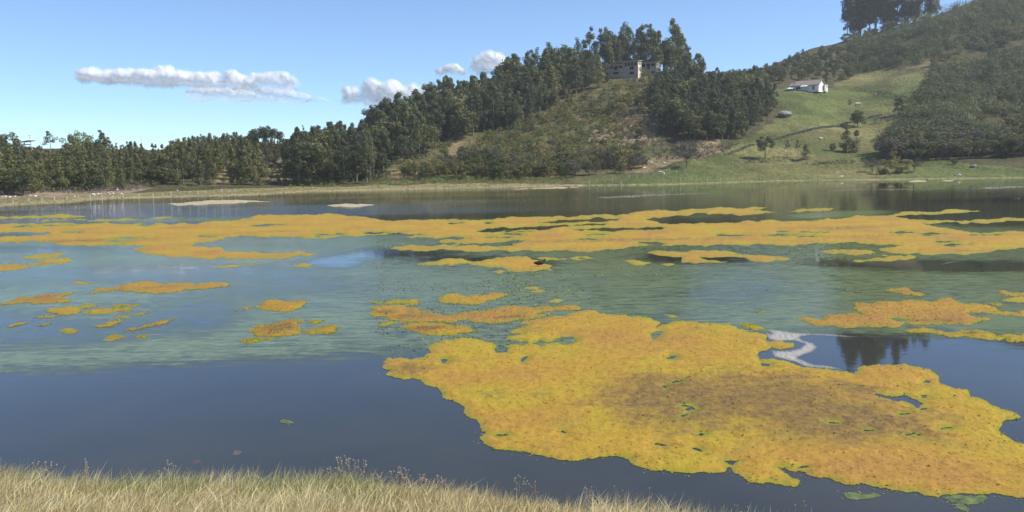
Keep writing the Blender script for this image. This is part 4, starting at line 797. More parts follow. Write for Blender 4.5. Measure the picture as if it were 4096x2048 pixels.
CNT['fr2'] = grove([(690, 632), (1180, 612), (1180, 598), (960, 590), (690, 606)], (24, 10), ['conifer', 'tall', 'conifer', 'bushy'], (8, 13), 'tree in the bluish wood behind the umbrella shaped tree', 'wood behind the umbrella tree', 20, 1.1, 'far_tree', (0, 16))
CNT['gap'] = grove([(1040, 668), (1175, 668), (1175, 612), (1000, 612)], (25, 15), ['young', 'tall', 'dark'], (8, 12), 'eucalyptus closing the gap behind the umbrella shaped tree', 'trees behind the umbrella shaped tree', 27, 1.25, 'leafy_eucalyptus', (20, 50))
CNT['gs'] = grove([(880, 740), (1050, 740), (1160, 735), (1160, 665), (900, 670)], (30, 20), ['green', 'shrub', 'bushy'], (1.6, 3.6), 'low bush on the sandy gaps', 'low bushes on the sandy gaps', 28, 1.3, 'sand_bush', (0, 3), 'bush')
# crowns that stand out by themselves
def at(px, py):
    for k in range(80):                        # a foot hidden behind the crest is set on the crest
        P, ok = hit(px, py + 3 * k)
        if ok[0]: break
    return P[0] - np.array([0, 0, .12])
def solo(kind, px, py, top, label, wid=1.0, name=None, cat=None, var=None, group=None):
    b = at(px, py); return tree(kind, b, (py - top) * b[1] / F_PX, label, group, wid, name, cat, var)
solo('umbrella', 1066, 672, 496, 'flat topped umbrella shaped tree rising above the shore wood', 1.0)
solo('bushy', 42, 640, 520, 'broad bushy olive tree at the left end of the skyline beside the hut', 1.35)
solo('airy', 205, 640, 527, 'lone tree with a bare stem and layered crown right of the hut', 1.9)
solo('bushy', 155, 618, 572, 'small dark round tree between the hut and the lone layered tree', 1.0)
solo('pale', 335, 640, 508, 'pale green broad tree standing out of the shore wood', 1.0)
solo('pale', 300, 640, 520, 'smaller pale green tree left of the broad pale one', .9)
solo('tall', 408, 640, 522, 'dark brown green tree with a square top right of the pale tree', 1.5)
solo('ball', 3059, 633, 538, 'round leafy tree on a thin stem alone in the lower meadow', 1.15)
solo('bare', 2744, 676, 556, 'wide leafless brown tree by the fence at the foot of the gully', 1.05, 'bare_tree', 'tree', 0)
solo('bare', 2552, 662, 598, 'leafless tree with a thin stem where the scrub meets the brown field', .9, 'bare_tree', 'tree', 1)
solo('bushy', 3431, 511, 428, 'spreading grey green tree with bare stem above the stone wall', 1.25, 'meadow_tree')
solo('airy', 3400, 445, 398, 'thin nearly bare tree beside the brown and white cow', 1.6)
solo('dark', 3594, 465, 390, 'dark ivy clad tree leaning at the right edge of the meadow', 2.1, 'meadow_tree', 'tree', 2)
solo('young', 3385, 608, 512, 'taller grey green cone shaped tree of the pair below the stone wall', 1.7, 'cone_tree')
solo('young', 3425, 612, 522, 'shorter grey green cone shaped tree of the pair below the stone wall', 1.7, 'cone_tree')
solo('bushy', 3330, 606, 570, 'low dark bush left of the pair of cone shaped trees', 1.3, 'low_bush', 'bush')
solo('airy', 3150, 632, 562, 'spindly sapling in the lower meadow, left of two', 1.3)
solo('airy', 3192, 632, 562, 'spindly sapling in the lower meadow, right of two', 1.4)
solo('young', 3224, 638, 577, 'small dark pointed tree right of the two saplings', 1.9, 'cone_tree')
solo('tall', 2697, 308, 86, 'tallest broad eucalyptus right of the ruin with a long bare stem', 1.5, 'broad_eucalyptus')
solo('airy', 2497, 290, 92, 'slim eucalyptus behind the ruin with its top clear of the rest', 1.2)
for i, (px, py, top, k) in enumerate(((2150, 300, 158, 'airy'), (2196, 290, 138, 'airy'), (2360, 275, 98, 'tall'), (2398, 275, 102, 'tall'), (2030, 320, 205, 'airy'), (2310, 280, 138, 'airy'), (2590, 275, 92, 'airy'), (2440, 272, 110, 'airy'))):
    solo(k, px, py, top, 'eucalyptus with a thin layered top clear of the hilltop canopy', 1.25, 'skyline_eucalyptus', group='thin tops along the hilltop')
for i, (px, py, top, lab) in enumerate(((1680, 680, 505, 'tall bare stemmed eucalyptus alone on the sandy foot of the hill'), (2187, 466, 340, 'single tall stem with a small crown on the open scrub slope'))):
    solo('airy', px, py, top, lab, 1.1, None, None, i)
_rr = np.random.default_rng(44)
for i in range(27):
    px = 3400 + i * 14.2 + _rr.uniform(-6, 6); b = at(px, np.interp(px, [3400, 3560, 3780], [160, 118, 42])); far = _rr.uniform(0, 14); b = np.array([b[0], b[1] + far, float(ground(b[0], b[1] + far)) - .3])
    h = np.interp(px, [3400, 3440, 3620, 3700, 3780], [205, 300, 300, 190, 120]) * _rr.uniform(.62, 1.12) * (.72 if 3585 < px < 3645 else 1) * b[1] / F_PX
    tree('dark' if i % 3 else 'tall', b, h, ('towering dark eucalyptus in the left half of the clump on the high ridge' if px < 3560 else 'towering dark eucalyptus in the right half of the clump on the high ridge' if px < 3690 else 'tall thin eucalyptus beside the cream hut on the high ridge'), 'towering trees on the high ridge', 1.0 if px < 3690 else .85, 'ridge_eucalyptus')
for i in range(16):                             # undergrowth round the feet of the towering trees
    px = 3385 + i * 24 + _rr.uniform(-8, 8); b = at(px, np.interp(px, [3380, 3560, 3780], [172, 124, 46])); tree('bushy', b, _rr.uniform(4.5, 8.5), 'dark bush at the feet of the towering trees on the high ridge', 'bushes on the high ridge', 1.3, 'ridge_bush', 'bush')
for i, px in enumerate((2438, 2462, 2490, 2520, 2536, 2575, 2600, 2640, 2668)):
    b = at(px, np.interp(px, [2430, 2560, 2670], [306, 308, 306])); tree(('shrub', 'bushy', 'green')[i % 3], b, 2.6 + 1.5 * (i % 2) + .5 * (i % 3), ('olive', 'rounded dark', 'bright green')[i % 3] + ' bush growing against the foot of the ruin', 'bushes against the ruin', 1.1, 'ruin_bush', 'bush')
# hedge line and big bushes at the foot of the scrub hillside
CNT['hedge'] = grove([(3520, 640), (3560, 575), (3700, 590), (3900, 590), (4300, 560), (4300, 618), (3960, 632), (3700, 645), (3600, 655)], (27, 13), ['bushy', 'bushy', 'bare'], (6.0, 9.5), 'bush in the tall dark hedge', 'tall hedge at the foot of the scrub hillside', 23, 1.35, 'hedge_bush', (0, 8), 'bush', cols=((3720, 'behind the shore clump'), (9999, 'right of the shore clump')))
for (px, py, top, lab, k, w) in ((3490, 690, 625, 'brownish shrub at the shore, leftmost of the clump', 'bare', 1.5), (3540, 697, 620, 'large grey green shrub at the shore, middle of the clump', 'shrub', 1.5), (3605, 692, 618, 'large olive shrub at the shore, right in the clump', 'shrub', 1.6), (3655, 688, 628, 'brown shrub at the shore, rightmost of the clump', 'bare', 1.6),
                                 (3570, 660, 590, 'pale grey green shrub behind the shore clump', 'shrub', 1.0), (3640, 640, 585, 'pale leafy shrub against the dark hedge', 'shrub', .9), (3820, 660, 630, 'dark low shrub on the bank right of the shore clump', 'bushy', 1.5)):
    solo(k, px, py, top, lab, w, 'shore_shrub', 'shrub')
for (px, py, top, lab) in ((730, 757, 727, 'small green bush at the edge of the left field, left of two'), (855, 757, 727, 'small green bush at the edge of the left field, right of two'), (1155, 742, 705, 'small olive bush on the sand left of the dark grove')):
    solo('green', px, py, top, lab, 1.25)
# open scrub slope below the ruin
CNT['S'] = grove([(1830, 640), (1960, 520), (2100, 500), (2240, 420), (2420, 350), (2600, 320), (2690, 330), (2580, 440), (2480, 440), (2600, 520), (2600, 600), (2480, 650), (2300, 690), (2000, 700)], (33, 21), ['shrub', 'green', 'bushy', 'green', 'shrub', 'shrub', 'bare'], (2.4, 6.0), 'shrub on the open slope', 'shrubs on the slope below the ruin', 24, 1.15, 'slope_shrub', (0, 3), 'shrub', rows=((540, 'low down'), (440, 'half way up'), (0, 'just below the ruin')), cols=((2250, 'on the wooded side'), (9999, 'on the gully side')))
CNT['S2'] = grove([(1570, 735), (1580, 690), (1700, 690), (1850, 640), (2050, 660), (2300, 660), (2560, 640), (2580, 690), (2400, 702), (2280, 715), (2000, 730), (1800, 732)], (36, 19), ['bushy', 'bare', 'shrub', 'bushy'], (4.5, 7.5), 'shrub at the foot of the hill', 'shrub belt at the foot of the hill', 25, 1.25, 'belt_shrub', (0, 3), 'shrub', rows=((700, 'by the shore'), (0, 'above the shore')), cols=((1800, 'by the sandy patch'), (2150, 'below the open scrub'), (9999, 'near the muddy track')))
CNT['R'] = grove([(3680, 400), (3730, 290), (3620, 220), (3480, 190), (3620, 130), (3800, 60), (3960, 10), (4200, 10), (4200, 560), (3700, 560), (3610, 520)], (58, 40), ['shrub', 'bushy', 'green', 'bare', 'bushy'], (4.0, 7.5), 'bush on the scrub hillside', 'bigger bushes on the right hillside', 26, 1.3, 'hillside_bush', (0, 3), 'bush', rows=((400, 'low down'), (200, 'half way up'), (0, 'near the ridge')), cols=((3850, 'on the meadow side'), (9999, 'at the right edge')))
print('TREES', CNT)
# ------------------------------------------------------------------ uncounted scrub
def scrub(name, poly, n, size, m, label, seed, leaf=.3, per=26, shell=.6, tall=.42):
    rng = np.random.default_rng(seed); p = np.array(poly, float); lo = p.min(0); hi = p.max(0)
    q = rng.uniform(lo, hi, (int(n * (hi - lo).prod() / abs(sum(p[i - 1][0] * p[i][1] - p[i][0] * p[i - 1][1] for i in range(len(p))) / 2)), 2)); q = q[inside(q[:, 0], q[:, 1], poly)]
    P, ok = hit(q[:, 0], q[:, 1]); P = P[ok]; P = P[fbm(P[:, 0] * .045 + 7, P[:, 1] * .045, 79, 3) > .36]; s = rng.uniform(*size, len(P)) * (.7 + .6 * fbm(P[:, 0] * .06, P[:, 1] * .06, 77, 2))
    C = P + np.array([0, 0, 1]) * (s * .36)[:, None]; R = np.stack([s * .5, s * .5, s * tall], 1)
    V, tone = leaves(rng, C, R, per, leaf, .15, shell, .28, .12); V = V.reshape(-1, 3)
    big = fbm(P[:, 0] * .03, P[:, 1] * .03, 78, 3); tone = np.clip(tone * .75 + np.repeat((big - .4) * 1.5, per * 3) * .5, 0, 1)
    o = link(name, mesh(name, V, np.arange(len(V)).reshape(-1, 3), m, False, {'tone': tone})); tag(o, label, 'scrub', kind='stuff')
scrub('hillside_scrub', [(3300, 330), (3420, 300), (3640, 255), (3700, 300), (3725, 285), (3720, 330), (3650, 420), (3600, 500), (3530, 570), (3700, 580), (4300, 560), (4400, -150), (4096, -60), (3900, 0), (3760, 45), (3600, 110), (3400, 165), (3380, 195), (3520, 230)], 5200, (2.4, 7.0), LF['right'], 'dense low scrub covering the whole steep hillside', 31, .44, 110, .88, .6)
scrub('teal_scrub', [(3840, 215), (3960, 175), (4300, 90), (4300, 200), (4100, 215), (3900, 235)], 260, (1.6, 3.4), LF['teal'], 'bluish green scrub in a drift high on the steep hillside', 32, .34, 40)
scrub('slope_scrub', [(1830, 650), (1960, 500), (2100, 500), (2240, 420), (2420, 340), (2600, 310), (2690, 330), (2580, 440), (2600, 520), (2620, 600), (2480, 660), (2300, 705), (1900, 720)], 2600, (.9, 2.8), LF['olive'], 'low heathy scrub between the shrubs below the ruin', 33, .26, 26)
scrub('dead_fern', [(2000, 640), (2250, 520), (2380, 470), (2480, 430), (2640, 470), (2620, 570), (2520, 630), (2350, 670)], 900, (.7, 1.6), foliage('dead_fern', (.20, .135, .105), (.37, .29, .23), .2), 'pinkish dead fern in patches on the slope below the ruin', 34, .24, 24)
scrub('bank_scrub', [(-300, 790), (0, 785), (330, 775), (520, 765), (640, 745), (560, 735), (330, 722), (-300, 740)], 1100, (.7, 1.8), LF['bare'], 'dry brown scrub on the bank under the shore wood', 35, .2, 24)
scrub('grove_undergrowth', [(1160, 752), (1500, 744), (1800, 735), (2300, 732), (2300, 715), (1800, 712), (1560, 720), (1160, 735)], 700, (.8, 1.8), LF['green'], 'green undergrowth along the shore at the foot of the hill', 36, .2, 24)
scrub('wood_undergrowth', [(-160, 775), (330, 768), (560, 742), (640, 748), (700, 690), (560, 650), (330, 650), (-160, 650)], 1300, (1.2, 3.0), LF['young'], 'dense young growth filling the shore wood', 40, .3, 40)
scrub('grove_thicket', [(1160, 744), (1550, 734), (1560, 690), (1700, 640), (1860, 560), (1700, 540), (1480, 600), (1180, 640)], 700, (1.2, 3.4), LF['euc'], 'dense thicket between the trunks left of the hill', 41, .32, 40)
scrub('gully_undergrowth', [(2600, 560), (2700, 560), (2860, 585), (2960, 575), (2900, 610), (2800, 640), (2620, 640)], 350, (.8, 2.0), LF['bare'], 'brown undergrowth in the mouth of the gully', 37, .22, 26)
scrub('meadow_tufts', MEADOW, 2600, (.25, .7), LF['green'], 'coarse grass tufts dotted through the pasture', 38, .14, 9)
scrub('field_tufts', FIELD_L, 2200, (.3, .6), foliage('straw_tuft', (.16, .14, .06), (.30, .25, .13)), 'dry grass tufts along the far shore', 39, .12, 9)
# ------------------------------------------------------------------ buildings
m_white = plain('limewash', (.80, .79, .76), .85, .06, 1.5); m_stonew = plain('ruin_stone', (.33, .275, .215), .95, .3, 1.2); m_plaster_sunlit = plain('plaster_and_sunlit_stone', (.72, .62, .50), .9, .15, 1.2)
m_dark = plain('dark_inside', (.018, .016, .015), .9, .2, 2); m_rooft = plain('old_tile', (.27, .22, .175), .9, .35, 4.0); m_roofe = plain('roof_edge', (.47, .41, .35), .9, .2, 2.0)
m_wood = plain('brown_wood', (.10, .07, .05), .8, .25, 4.0); m_sheet = plain('white_sheet', (.78, .80, .82), .5, .05, 2.0); m_teal = plain('pale_teal_paint', (.42, .55, .55), .7, .1, 2.0)
m_post = plain('weathered_post', (.46, .43, .34), .9, .2, 5.0); m_wpost = plain('white_post', (.50, .48, .42), .85, .1, 5.0); m_wire = plain('wire', (.20, .19, .18), .6, .1, 5.0)
m_wrock = plain('pale_rock', (.62, .585, .51), .9, .2, 1.2); m_rock = plain('grey_rock', (.25, .23, .20), .9, .35, 1.5); m_drock = plain('dry_stone', (.14, .12, .095), .95, .4, 1.2)
m_orange = plain('orange_tile', (.46, .22, .10), .85, .2, 3.0); m_metal = plain('roof_metal', (.30, .24, .26), .5, .1, 2.0)
def wall_open(mb, L, H, t, opens, y=0.0, axis='x'):
    """wall of length L and height H built round its openings (x0,x1,z0,z1)"""
    xs = sorted({0, L, *[o[0] for o in opens], *[o[1] for o in opens]}); zs = sorted({0, H, *[o[2] for o in opens], *[o[3] for o in opens]})
    for i in range(len(xs) - 1):
        z_run = None
        for j in range(len(zs) - 1):
            cx = (xs[i] + xs[i + 1]) / 2; cz = (zs[j] + zs[j + 1]) / 2
            solid = not any(o[0] < cx < o[1] and o[2] < cz < o[3] for o in opens)
            if solid: z_run = zs[j] if z_run is None else z_run
            if z_run is not None and (not solid or j == len(zs) - 2):
                z1 = zs[j] if not solid else zs[j + 1]
                if axis == 'x': mb.box(xs[i], xs[i + 1], y, y + t, z_run, z1)
                else: mb.box(y, y + t, xs[i], xs[i + 1], z_run, z1)
                z_run = None
    return mb
def frame_rot(dx, dy): return math.atan2(dy, dx)
# white farmhouse: local x runs from the gable corner along the long front away to the left, y across the gable
hb = at_y(np.array([3275.0]), np.array([357.0]), np.array([450.0]))[0]
Ldir = np.array([-.76, .65]); rz = frame_rot(*Ldir)
house = empty('farmhouse', tuple(hb), rz); tag(house, 'white farmhouse with a long grey brown tiled roof at the top of the meadow', 'house')
# local +y is to the right of travel: across the gable = (0.65,0.76) -> local y = -  (rotate check below)
yd = -1 if (np.array([-Ldir[1], Ldir[0]]) @ np.array([.65, .76])) < 0 else 1
Lh, Wh, He, Hr = 13.2, 7.8, 2.9, 5.2
def Y(a): return yd * a
def ybox(mb, x0, x1, y0, y1, z0, z1): return mb.box(x0, x1, min(Y(y0), Y(y1)), max(Y(y0), Y(y1)), z0, z1)
w = MB(); ybox(w, 0, Lh, 0, Wh, -1.2, He - .05)
w.poly([(0, Y(0), He - .05), (0, Y(Wh), He - .05), (0, Y(Wh / 2), Hr - .2)], (Lh, 0, 0)); w.make('wall', m_white, house)
sl = MB()
for s in (0, 1):
    y0 = -.75 if s == 0 else Wh + .75; z0 = He - .62 if s == 0 else He - .62
    sl.poly([(-.55, Y(y0), z0), (-.55, Y(Wh / 2), Hr), (-.55, Y(Wh / 2), Hr + .22), (-.55, Y(y0), z0 + .22)], (Lh + 1.0, 0, 0))
rf = sl.make('roof', m_rooft, house)
rg = MB()
for i in range(34):                                             # rows of round tiles running down the front slope
    x = -.5 + i * (Lh + .9) / 34
    for s in (0, 1):
        y0 = -.78 if s == 0 else Wh + .78
        rg.tube([(x, Y(y0), He - .40), (x, Y(Wh / 2), Hr + .24)], .13, 5)
rg.tube([(-.6, 0 + Y(Wh / 2), Hr + .3), (Lh + .5, Y(Wh / 2), Hr + .3)], .2, 6)
tag(rg.make('tile_rows', m_rooft, rf), kind='stuff')
low = MB(); ybox(low, Lh, Lh + 2.6, .8, Wh - .5, -1.2, 2.7); low.make('wall', m_plaster_sunlit, house)
low = MB(); low.poly([(Lh + .1, Y(.2), 2.5), (Lh + .1, Y(Wh / 2), 4.3), (Lh + .1, Y(Wh), 2.6), (Lh + .1, Y(Wh), 2.8), (Lh + .1, Y(Wh / 2), 4.55), (Lh + .1, Y(.2), 2.72)], (2.8, 0, 0)); low.make('roof', m_rooft, house)
def hpart(name, m, x0, x1, y0, y1, z0, z1, par=house):
    b = MB(); ybox(b, x0, x1, y0, y1, z0, z1); return b.make(name, m, par)
d = hpart('door', m_wood, 2.3, 3.3, -.06, 0.02, -.1, 2.0)
wn_ = hpart('window', m_teal, 9.6, 12.2, -.06, .02, .7, 2.0); hpart('pane', m_dark, 9.85, 11.95, -.09, -.04, .9, 1.8, wn_)
a = MB(); a.poly([(5.4, Y(-.1), 2.75), (5.4, Y(-2.3), 1.75), (5.4, Y(-2.3), 1.83), (5.4, Y(-.1), 2.83)], (3.6, 0, 0)); aw = a.make('awning', m_sheet, house); aw['label'] = 'white sheet awning nearer the gable'
a = MB()
for x in (5.5, 8.8): a.tube([(x, Y(-2.2), -.8), (x, Y(-2.2), 1.75)], .06, 5)
a.make('awning_posts', m_wood, aw)
a = MB(); a.poly([(12.9, Y(-.2), 1.9), (12.9, Y(-3.0), 1.0), (12.9, Y(-3.0), 1.08), (12.9, Y(-.2), 1.98)], (3.0, 0, 0)); aw = a.make('awning', m_sheet, house); aw['label'] = 'white sheet awning at the far end'
a = MB()
for x in (13.1, 15.7): a.tube([(x, Y(-2.9), -1.2), (x, Y(-2.9), 1.0)], .06, 5)
a.make('awning_posts', m_wood, aw)
gd = hpart('door', m_dark, -.06, .02, 5.0, 5.9, -.2, 2.1); ax = hpart('porch', m_plaster_sunlit, -1.0, 0, 6.0, 7.4, -.8, 2.65)
an = hpart('annex', m_white, -1.2, .8, 7.45, 9.4, -1.0, 2.75); hpart('window', m_dark, -1.26, -1.19, 8.1, 8.8, 1.3, 2.2, an); hpart('annex_roof', m_rooft, -1.4, 1.0, 7.3, 9.6, 2.75, 2.95, an)
b = MB(); b.tube([(Lh * .55, Y(Wh * .6), Hr - .8), (Lh * .55, Y(Wh * .6), Hr + 1.0)], .35, 6); b.make('chimney', m_plaster_sunlit, house)
b = MB(); ybox(b, -.3, .8, -1.2, -.1, -1.3, -.15); b.make('step', m_plaster_sunlit, house)

# stone ruin: three roofless looking blocks with an open arcade under each slab
ruin_lab = 'unfinished stone mansion with open arcades and empty windows on the hilltop'
ruin = empty('stone_ruin', tuple(at_y(np.array([2550.0]), np.array([300.0]), np.array([446.0]))[0])); tag(ruin, ruin_lab, 'ruin')
rzr = math.atan2(.42, -.90)     # local x: from the near right corner along the front to the far left
o0 = np.array(ruin.location)
def block(corner, L, Dp, H, arc, wins, drop=2.5, rise=.5):
    e = empty('wing', tuple(np.array(corner) - o0), rzr); e.parent = ruin
    def P(name, mb, m): return mb.make(name, m, e)
    n = arc; zc = H * .64; aw = L * .86 / n
    op = [(.07 * L + i * aw + .12 * aw, .07 * L + (i + 1) * aw - .12 * aw, zc, H - .55) for i in range(n)]
    t = .35
    fr = MB(); wall_open(fr, L, H, t, op + wins, -t); fr.box(0, L, -t, 0, -drop, 0)
    f = P('front_wall', fr, m_stonew)
    ar = MB()
    for (x0, x1, z0, z1) in op:                        # arch heads in the arcade
        k = 6; c = (x0 + x1) / 2; r = (x1 - x0) / 2
        for i in range(k):
            a0 = math.pi * i / k; a1 = math.pi * (i + 1) / k
            pa = (c + r * math.cos(a0), -t + .01, z1 - .35 + .35 * math.sin(a0)); pb = (c + r * math.cos(a1), -t + .01, z1 - .35 + .35 * math.sin(a1))
            ar.poly([pa, (pa[0], pa[1], z1 - .003), (pb[0], pb[1], z1 - .003), pb], (0, t - .03, 0))
    ar.make('arch', m_stonew, f)
    for (x0, x1, z0, z1) in wins:
        wf = MB()
        wf.box(x0, x1, -.28, -.2, z0, z0 + .12); wf.box(x0, x1, -.28, -.2, z1 - .12, z1); wf.box((x0 + x1) / 2 - .05, (x0 + x1) / 2 + .05, -.28, -.2, z0 + .12, z1 - .12)
        wf.make('window', m_wood, f)
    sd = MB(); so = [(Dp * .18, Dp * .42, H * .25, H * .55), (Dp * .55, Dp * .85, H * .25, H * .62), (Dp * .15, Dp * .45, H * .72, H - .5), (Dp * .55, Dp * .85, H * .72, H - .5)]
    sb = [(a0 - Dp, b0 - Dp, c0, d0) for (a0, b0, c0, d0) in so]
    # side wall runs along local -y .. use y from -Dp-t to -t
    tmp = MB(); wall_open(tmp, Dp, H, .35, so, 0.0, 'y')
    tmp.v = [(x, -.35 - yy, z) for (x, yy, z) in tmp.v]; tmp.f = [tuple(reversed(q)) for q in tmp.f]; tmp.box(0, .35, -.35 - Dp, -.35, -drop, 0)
    P('side_wall', tmp, m_plaster_sunlit)  # paler than the front wall: the sunlit side is put into the colour
    bk = MB(); bk.box(L - .35, L - .001, -.35 - Dp, -.351, -drop, H); bk.box(.351, L - .351, -.35 - Dp, -Dp, -drop, H); P('back_wall', bk, m_stonew)
    inn = MB(); inn.box(.4, L - .4, -Dp, -.9, -drop + .1, H - .35); P('interior_shade', inn, m_dark)  # near-black block paints the shade under the roof slab behind the openings
    rf = MB(); rf.poly([(-.6, .7, H - .1), (-.6, -.35 - Dp - .4, H + rise), (-.6, -.35 - Dp - .4, H + rise + .22), (-.6, .7, H + .12)], (L + .9, 0, 0)); r = P('roof', rf, m_roofe)
    rb = MB()
    for i in range(int(L / .9)): rb.box(-.4 + i * .9, -.25 + i * .9, -.3, .9, H - .28, H - .13)
    rb.make('rafters', m_wood, r)
    return e
cn = lambda px, py, D: at_y(np.array([float(px)]), np.array([float(py)]), np.array([float(D)]))[0]
# in this frame local y grows towards the viewer's side (front faces +y), so the depth goes to -y
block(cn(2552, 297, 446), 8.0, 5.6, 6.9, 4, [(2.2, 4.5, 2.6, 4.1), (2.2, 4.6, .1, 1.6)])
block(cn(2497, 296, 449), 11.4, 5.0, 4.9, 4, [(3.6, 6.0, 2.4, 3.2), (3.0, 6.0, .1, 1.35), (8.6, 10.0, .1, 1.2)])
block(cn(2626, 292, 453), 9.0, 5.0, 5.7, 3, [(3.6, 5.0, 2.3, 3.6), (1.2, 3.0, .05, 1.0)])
st = MB(); st.box(0, 2.2, -2.0, 0, -2.5, 2.4); s = st.make('garden_wall', m_stonew, ruin); s.location = tuple(cn(2432, 300, 454) - o0); s.rotation_euler = (0, 0, rzr)

# hut and roofs at the left
hut = empty('shelter', tuple(at(112, 612) + np.array([0, 0, 0]))); tag(hut, 'open shelter with a dark flat roof on thin posts at the left skyline', 'shelter')
D = hut.location[1]; u = D / F_PX
b = MB(); b.poly([(-20 * u, -1.5, 42 * u), (20 * u, -1.5, 47 * u), (20 * u, -1.5, 50 * u), (-20 * u, -1.5, 45 * u)], (0, 4, 0)); b.make('roof', m_metal, hut)
b = MB(); b.tube([(-10 * u, 0, -.5), (-10 * u, 0, 43 * u)], .09, 6); b.make('post', m_wood, hut); b = MB(); b.tube([(14 * u, 0, -.5), (14 * u, 0, 46 * u)], .09, 6); b.make('post', m_wood, hut)
b = MB(); b.box(-32 * u, 22 * u, -1.6, -1.4, 30 * u, 34 * u); b.make('rail', m_metal, hut); b = MB(); b.box(-36 * u, 2 * u, -1.9, -1.7, 25 * u, 29 * u); b.make('ledge', m_sheet, hut); b = MB(); b.box(-28 * u, 18 * u, -.8, 1.5, -1, 24 * u); b.make('wall', m_metal, hut)
cot = empty('cottage', tuple(at(270, 606))); tag(cot, 'cottage with an orange tiled roof and white chimney peeping over the shore wood', 'house'); u = cot.location[1] / F_PX
b = MB(); b.box(-16 * u, 18 * u, 0, 4, -1, 14 * u); b.make('wall', m_white, cot); b = MB(); b.poly([(-18 * u, -.6, 13 * u), (-18 * u, 2, 27 * u), (-18 * u, 4.6, 13 * u)], (38 * u, 0, 0)); b.make('roof', m_orange, cot); b = MB(); b.box(-17 * u, -11 * u, 1.4, 2.4, 20 * u, 36 * u); b.make('chimney', m_white, cot)
hh = empty('ridge_hut', tuple(at(3700, 82) + np.array([0, 0, 0]))); tag(hh, 'small cream hut on the high ridge beside the towering trees', 'hut'); u = hh.location[1] / F_PX
b = MB(); b.box(-15 * u, 15 * u, 0, 4, -1.5, 15 * u); b.poly([(-15 * u, 0, 15 * u), (15 * u, 0, 15 * u), (3 * u, 0, 24 * u)], (0, 4, 0)); b.make('wall', m_plaster_sunlit, hh); b = MB(); b.poly([(-18 * u, -.3, 13 * u), (3 * u, -.3, 24 * u), (18 * u, -.3, 13 * u), (18 * u, -.3, 15 * u), (3 * u, -.3, 26.5 * u), (-18 * u, -.3, 15 * u)], (0, 4.6, 0)); b.make('roof', m_roofe, hh)
# poles
def pole(px, py, top, label, arms=0, m=m_post, r=.11):
    b = at(px, py); h = (py - top) * b[1] / F_PX; e = empty('utility_pole', tuple(b)); tag(e, label, 'pole')
    mb = MB(); mb.tube([(0, 0, -.5), (0, 0, h)], [r * 1.2, r * .8], 7); mb.make('shaft', m, e)
    for i in range(arms):
        mb = MB(); mb.box(-.9, .9, -.07, .07, h - .3 - i * .9, h - .16 - i * .9); mb.make('crossarm', m, e)
    return e
pole(3682, 80, 16, 'pale pole against the trees beside the cream hut', 1); pole(3825, 22, -60, 'thin pole at the top edge on the high ridge', 1); pole(3443, 250, 188, 'pale pole half way up the scrub above the farmhouse', 1)
pole(567, 600, 545, 'thin mast sticking up from the shore wood', 0, m_wood, .07)
for (px, t1, t2, lab) in ((126, 542, 549, 'faint twin armed power mast above the shelter, left of two'), (251, 553, 561, 'faint twin armed power mast above the orange roof, right of two')):
    P = at_y(np.array([float(px)]), np.array([640.0]), np.array([600.0]))[0]; P[2] = ground(P[0], P[1]) - .3; e = empty('power_mast', tuple(P)); tag(e, lab, 'power mast', 'power masts over the shore wood')
    z1 = at_y(np.array([float(px)]), np.array([float(t1)]), np.array([600.0]))[0][2] - P[2]; z2 = at_y(np.array([float(px)]), np.array([float(t2)]), np.array([600.0]))[0][2] - P[2]
    mb = MB(); mb.tube([(0, 0, 0), (0, 0, z1 + .3)], [.10, .05], 5); mb.make('shaft', m_sheet, e)
    for z in (z1, z2):
        mb = MB(); mb.box(-1.1, 1.1, -.12, .12, z - .11, z + .11); mb.make('crossarm', m_wire, e)
# ------------------------------------------------------------------ fences
def post_mesh(m, h, r):
    b = MB(); b.tube([(0, 0, -.35), (.01, 0, h * .5), (0, .01, h)], [r, r * .95, r * .8], 6); return mesh('post', b.v, b.f, m)
def fence(name, pts, h, r, m, label, wires=2, hv=.12):
    q = np.array(pts, float); P, ok = hit(q[:, 0], q[:, 1]); P = P[ok]; rng = np.random.default_rng(len(pts))
    b0 = P[0]; e = empty(name, tuple(b0)); tag(e, label, 'fence'); me = post_mesh(m, h, r); tops = []
    for p in P:
        s = rng.uniform(1 - hv, 1 + hv); o = link('post', me, e, tuple(p - b0)); o.scale = (1, 1, s); o.rotation_euler = (rng.normal(0, .05), rng.normal(0, .05), rng.uniform(0, 6)); tops.append((p - b0, h * s))
    for i in range(wires):
        f = .55 + .35 * i
        mb = MB(); mb.tube([t[0] + np.array([0, 0, t[1] * f]) for t in tops], .012, 4); mb.make('wire', m_wire, e)
    return e
fence('post_fence', [(x, y - 2) for x, y in ((52, 815), (114, 810), (168, 807), (219, 805), (268, 802), (315, 798), (363, 800), (409, 796), (451, 795), (493, 793), (555, 792), (613, 791), (651, 786), (685, 785), (723, 781), (757, 780), (792, 779), (823, 778), (856, 775), (888, 773), (916, 773), (941, 772))], .95, .085, m_wpost, 'row of short white posts standing along the left shore', 1, .25)
fence('post_fence', [(2357, 738), (2389, 735), (2420, 735), (2450, 730), (2485, 742), (2516, 715), (2547, 715), (2578, 708), (2611, 700), (2651, 700), (2678, 688), (2706, 695), (2741, 690), (2780, 690), (2816, 687), (2852, 664), (2891, 682), (2932, 668), (2972, 665), (3012, 668), (3053, 666), (3097, 664), (3140, 662), (3184, 660), (3235, 658), (3283, 655), (3325, 652), (3368, 650), (3412, 648), (3456, 640)], 1.35, .10, m_post, 'pale post fence crossing the foot of the meadow', 2)
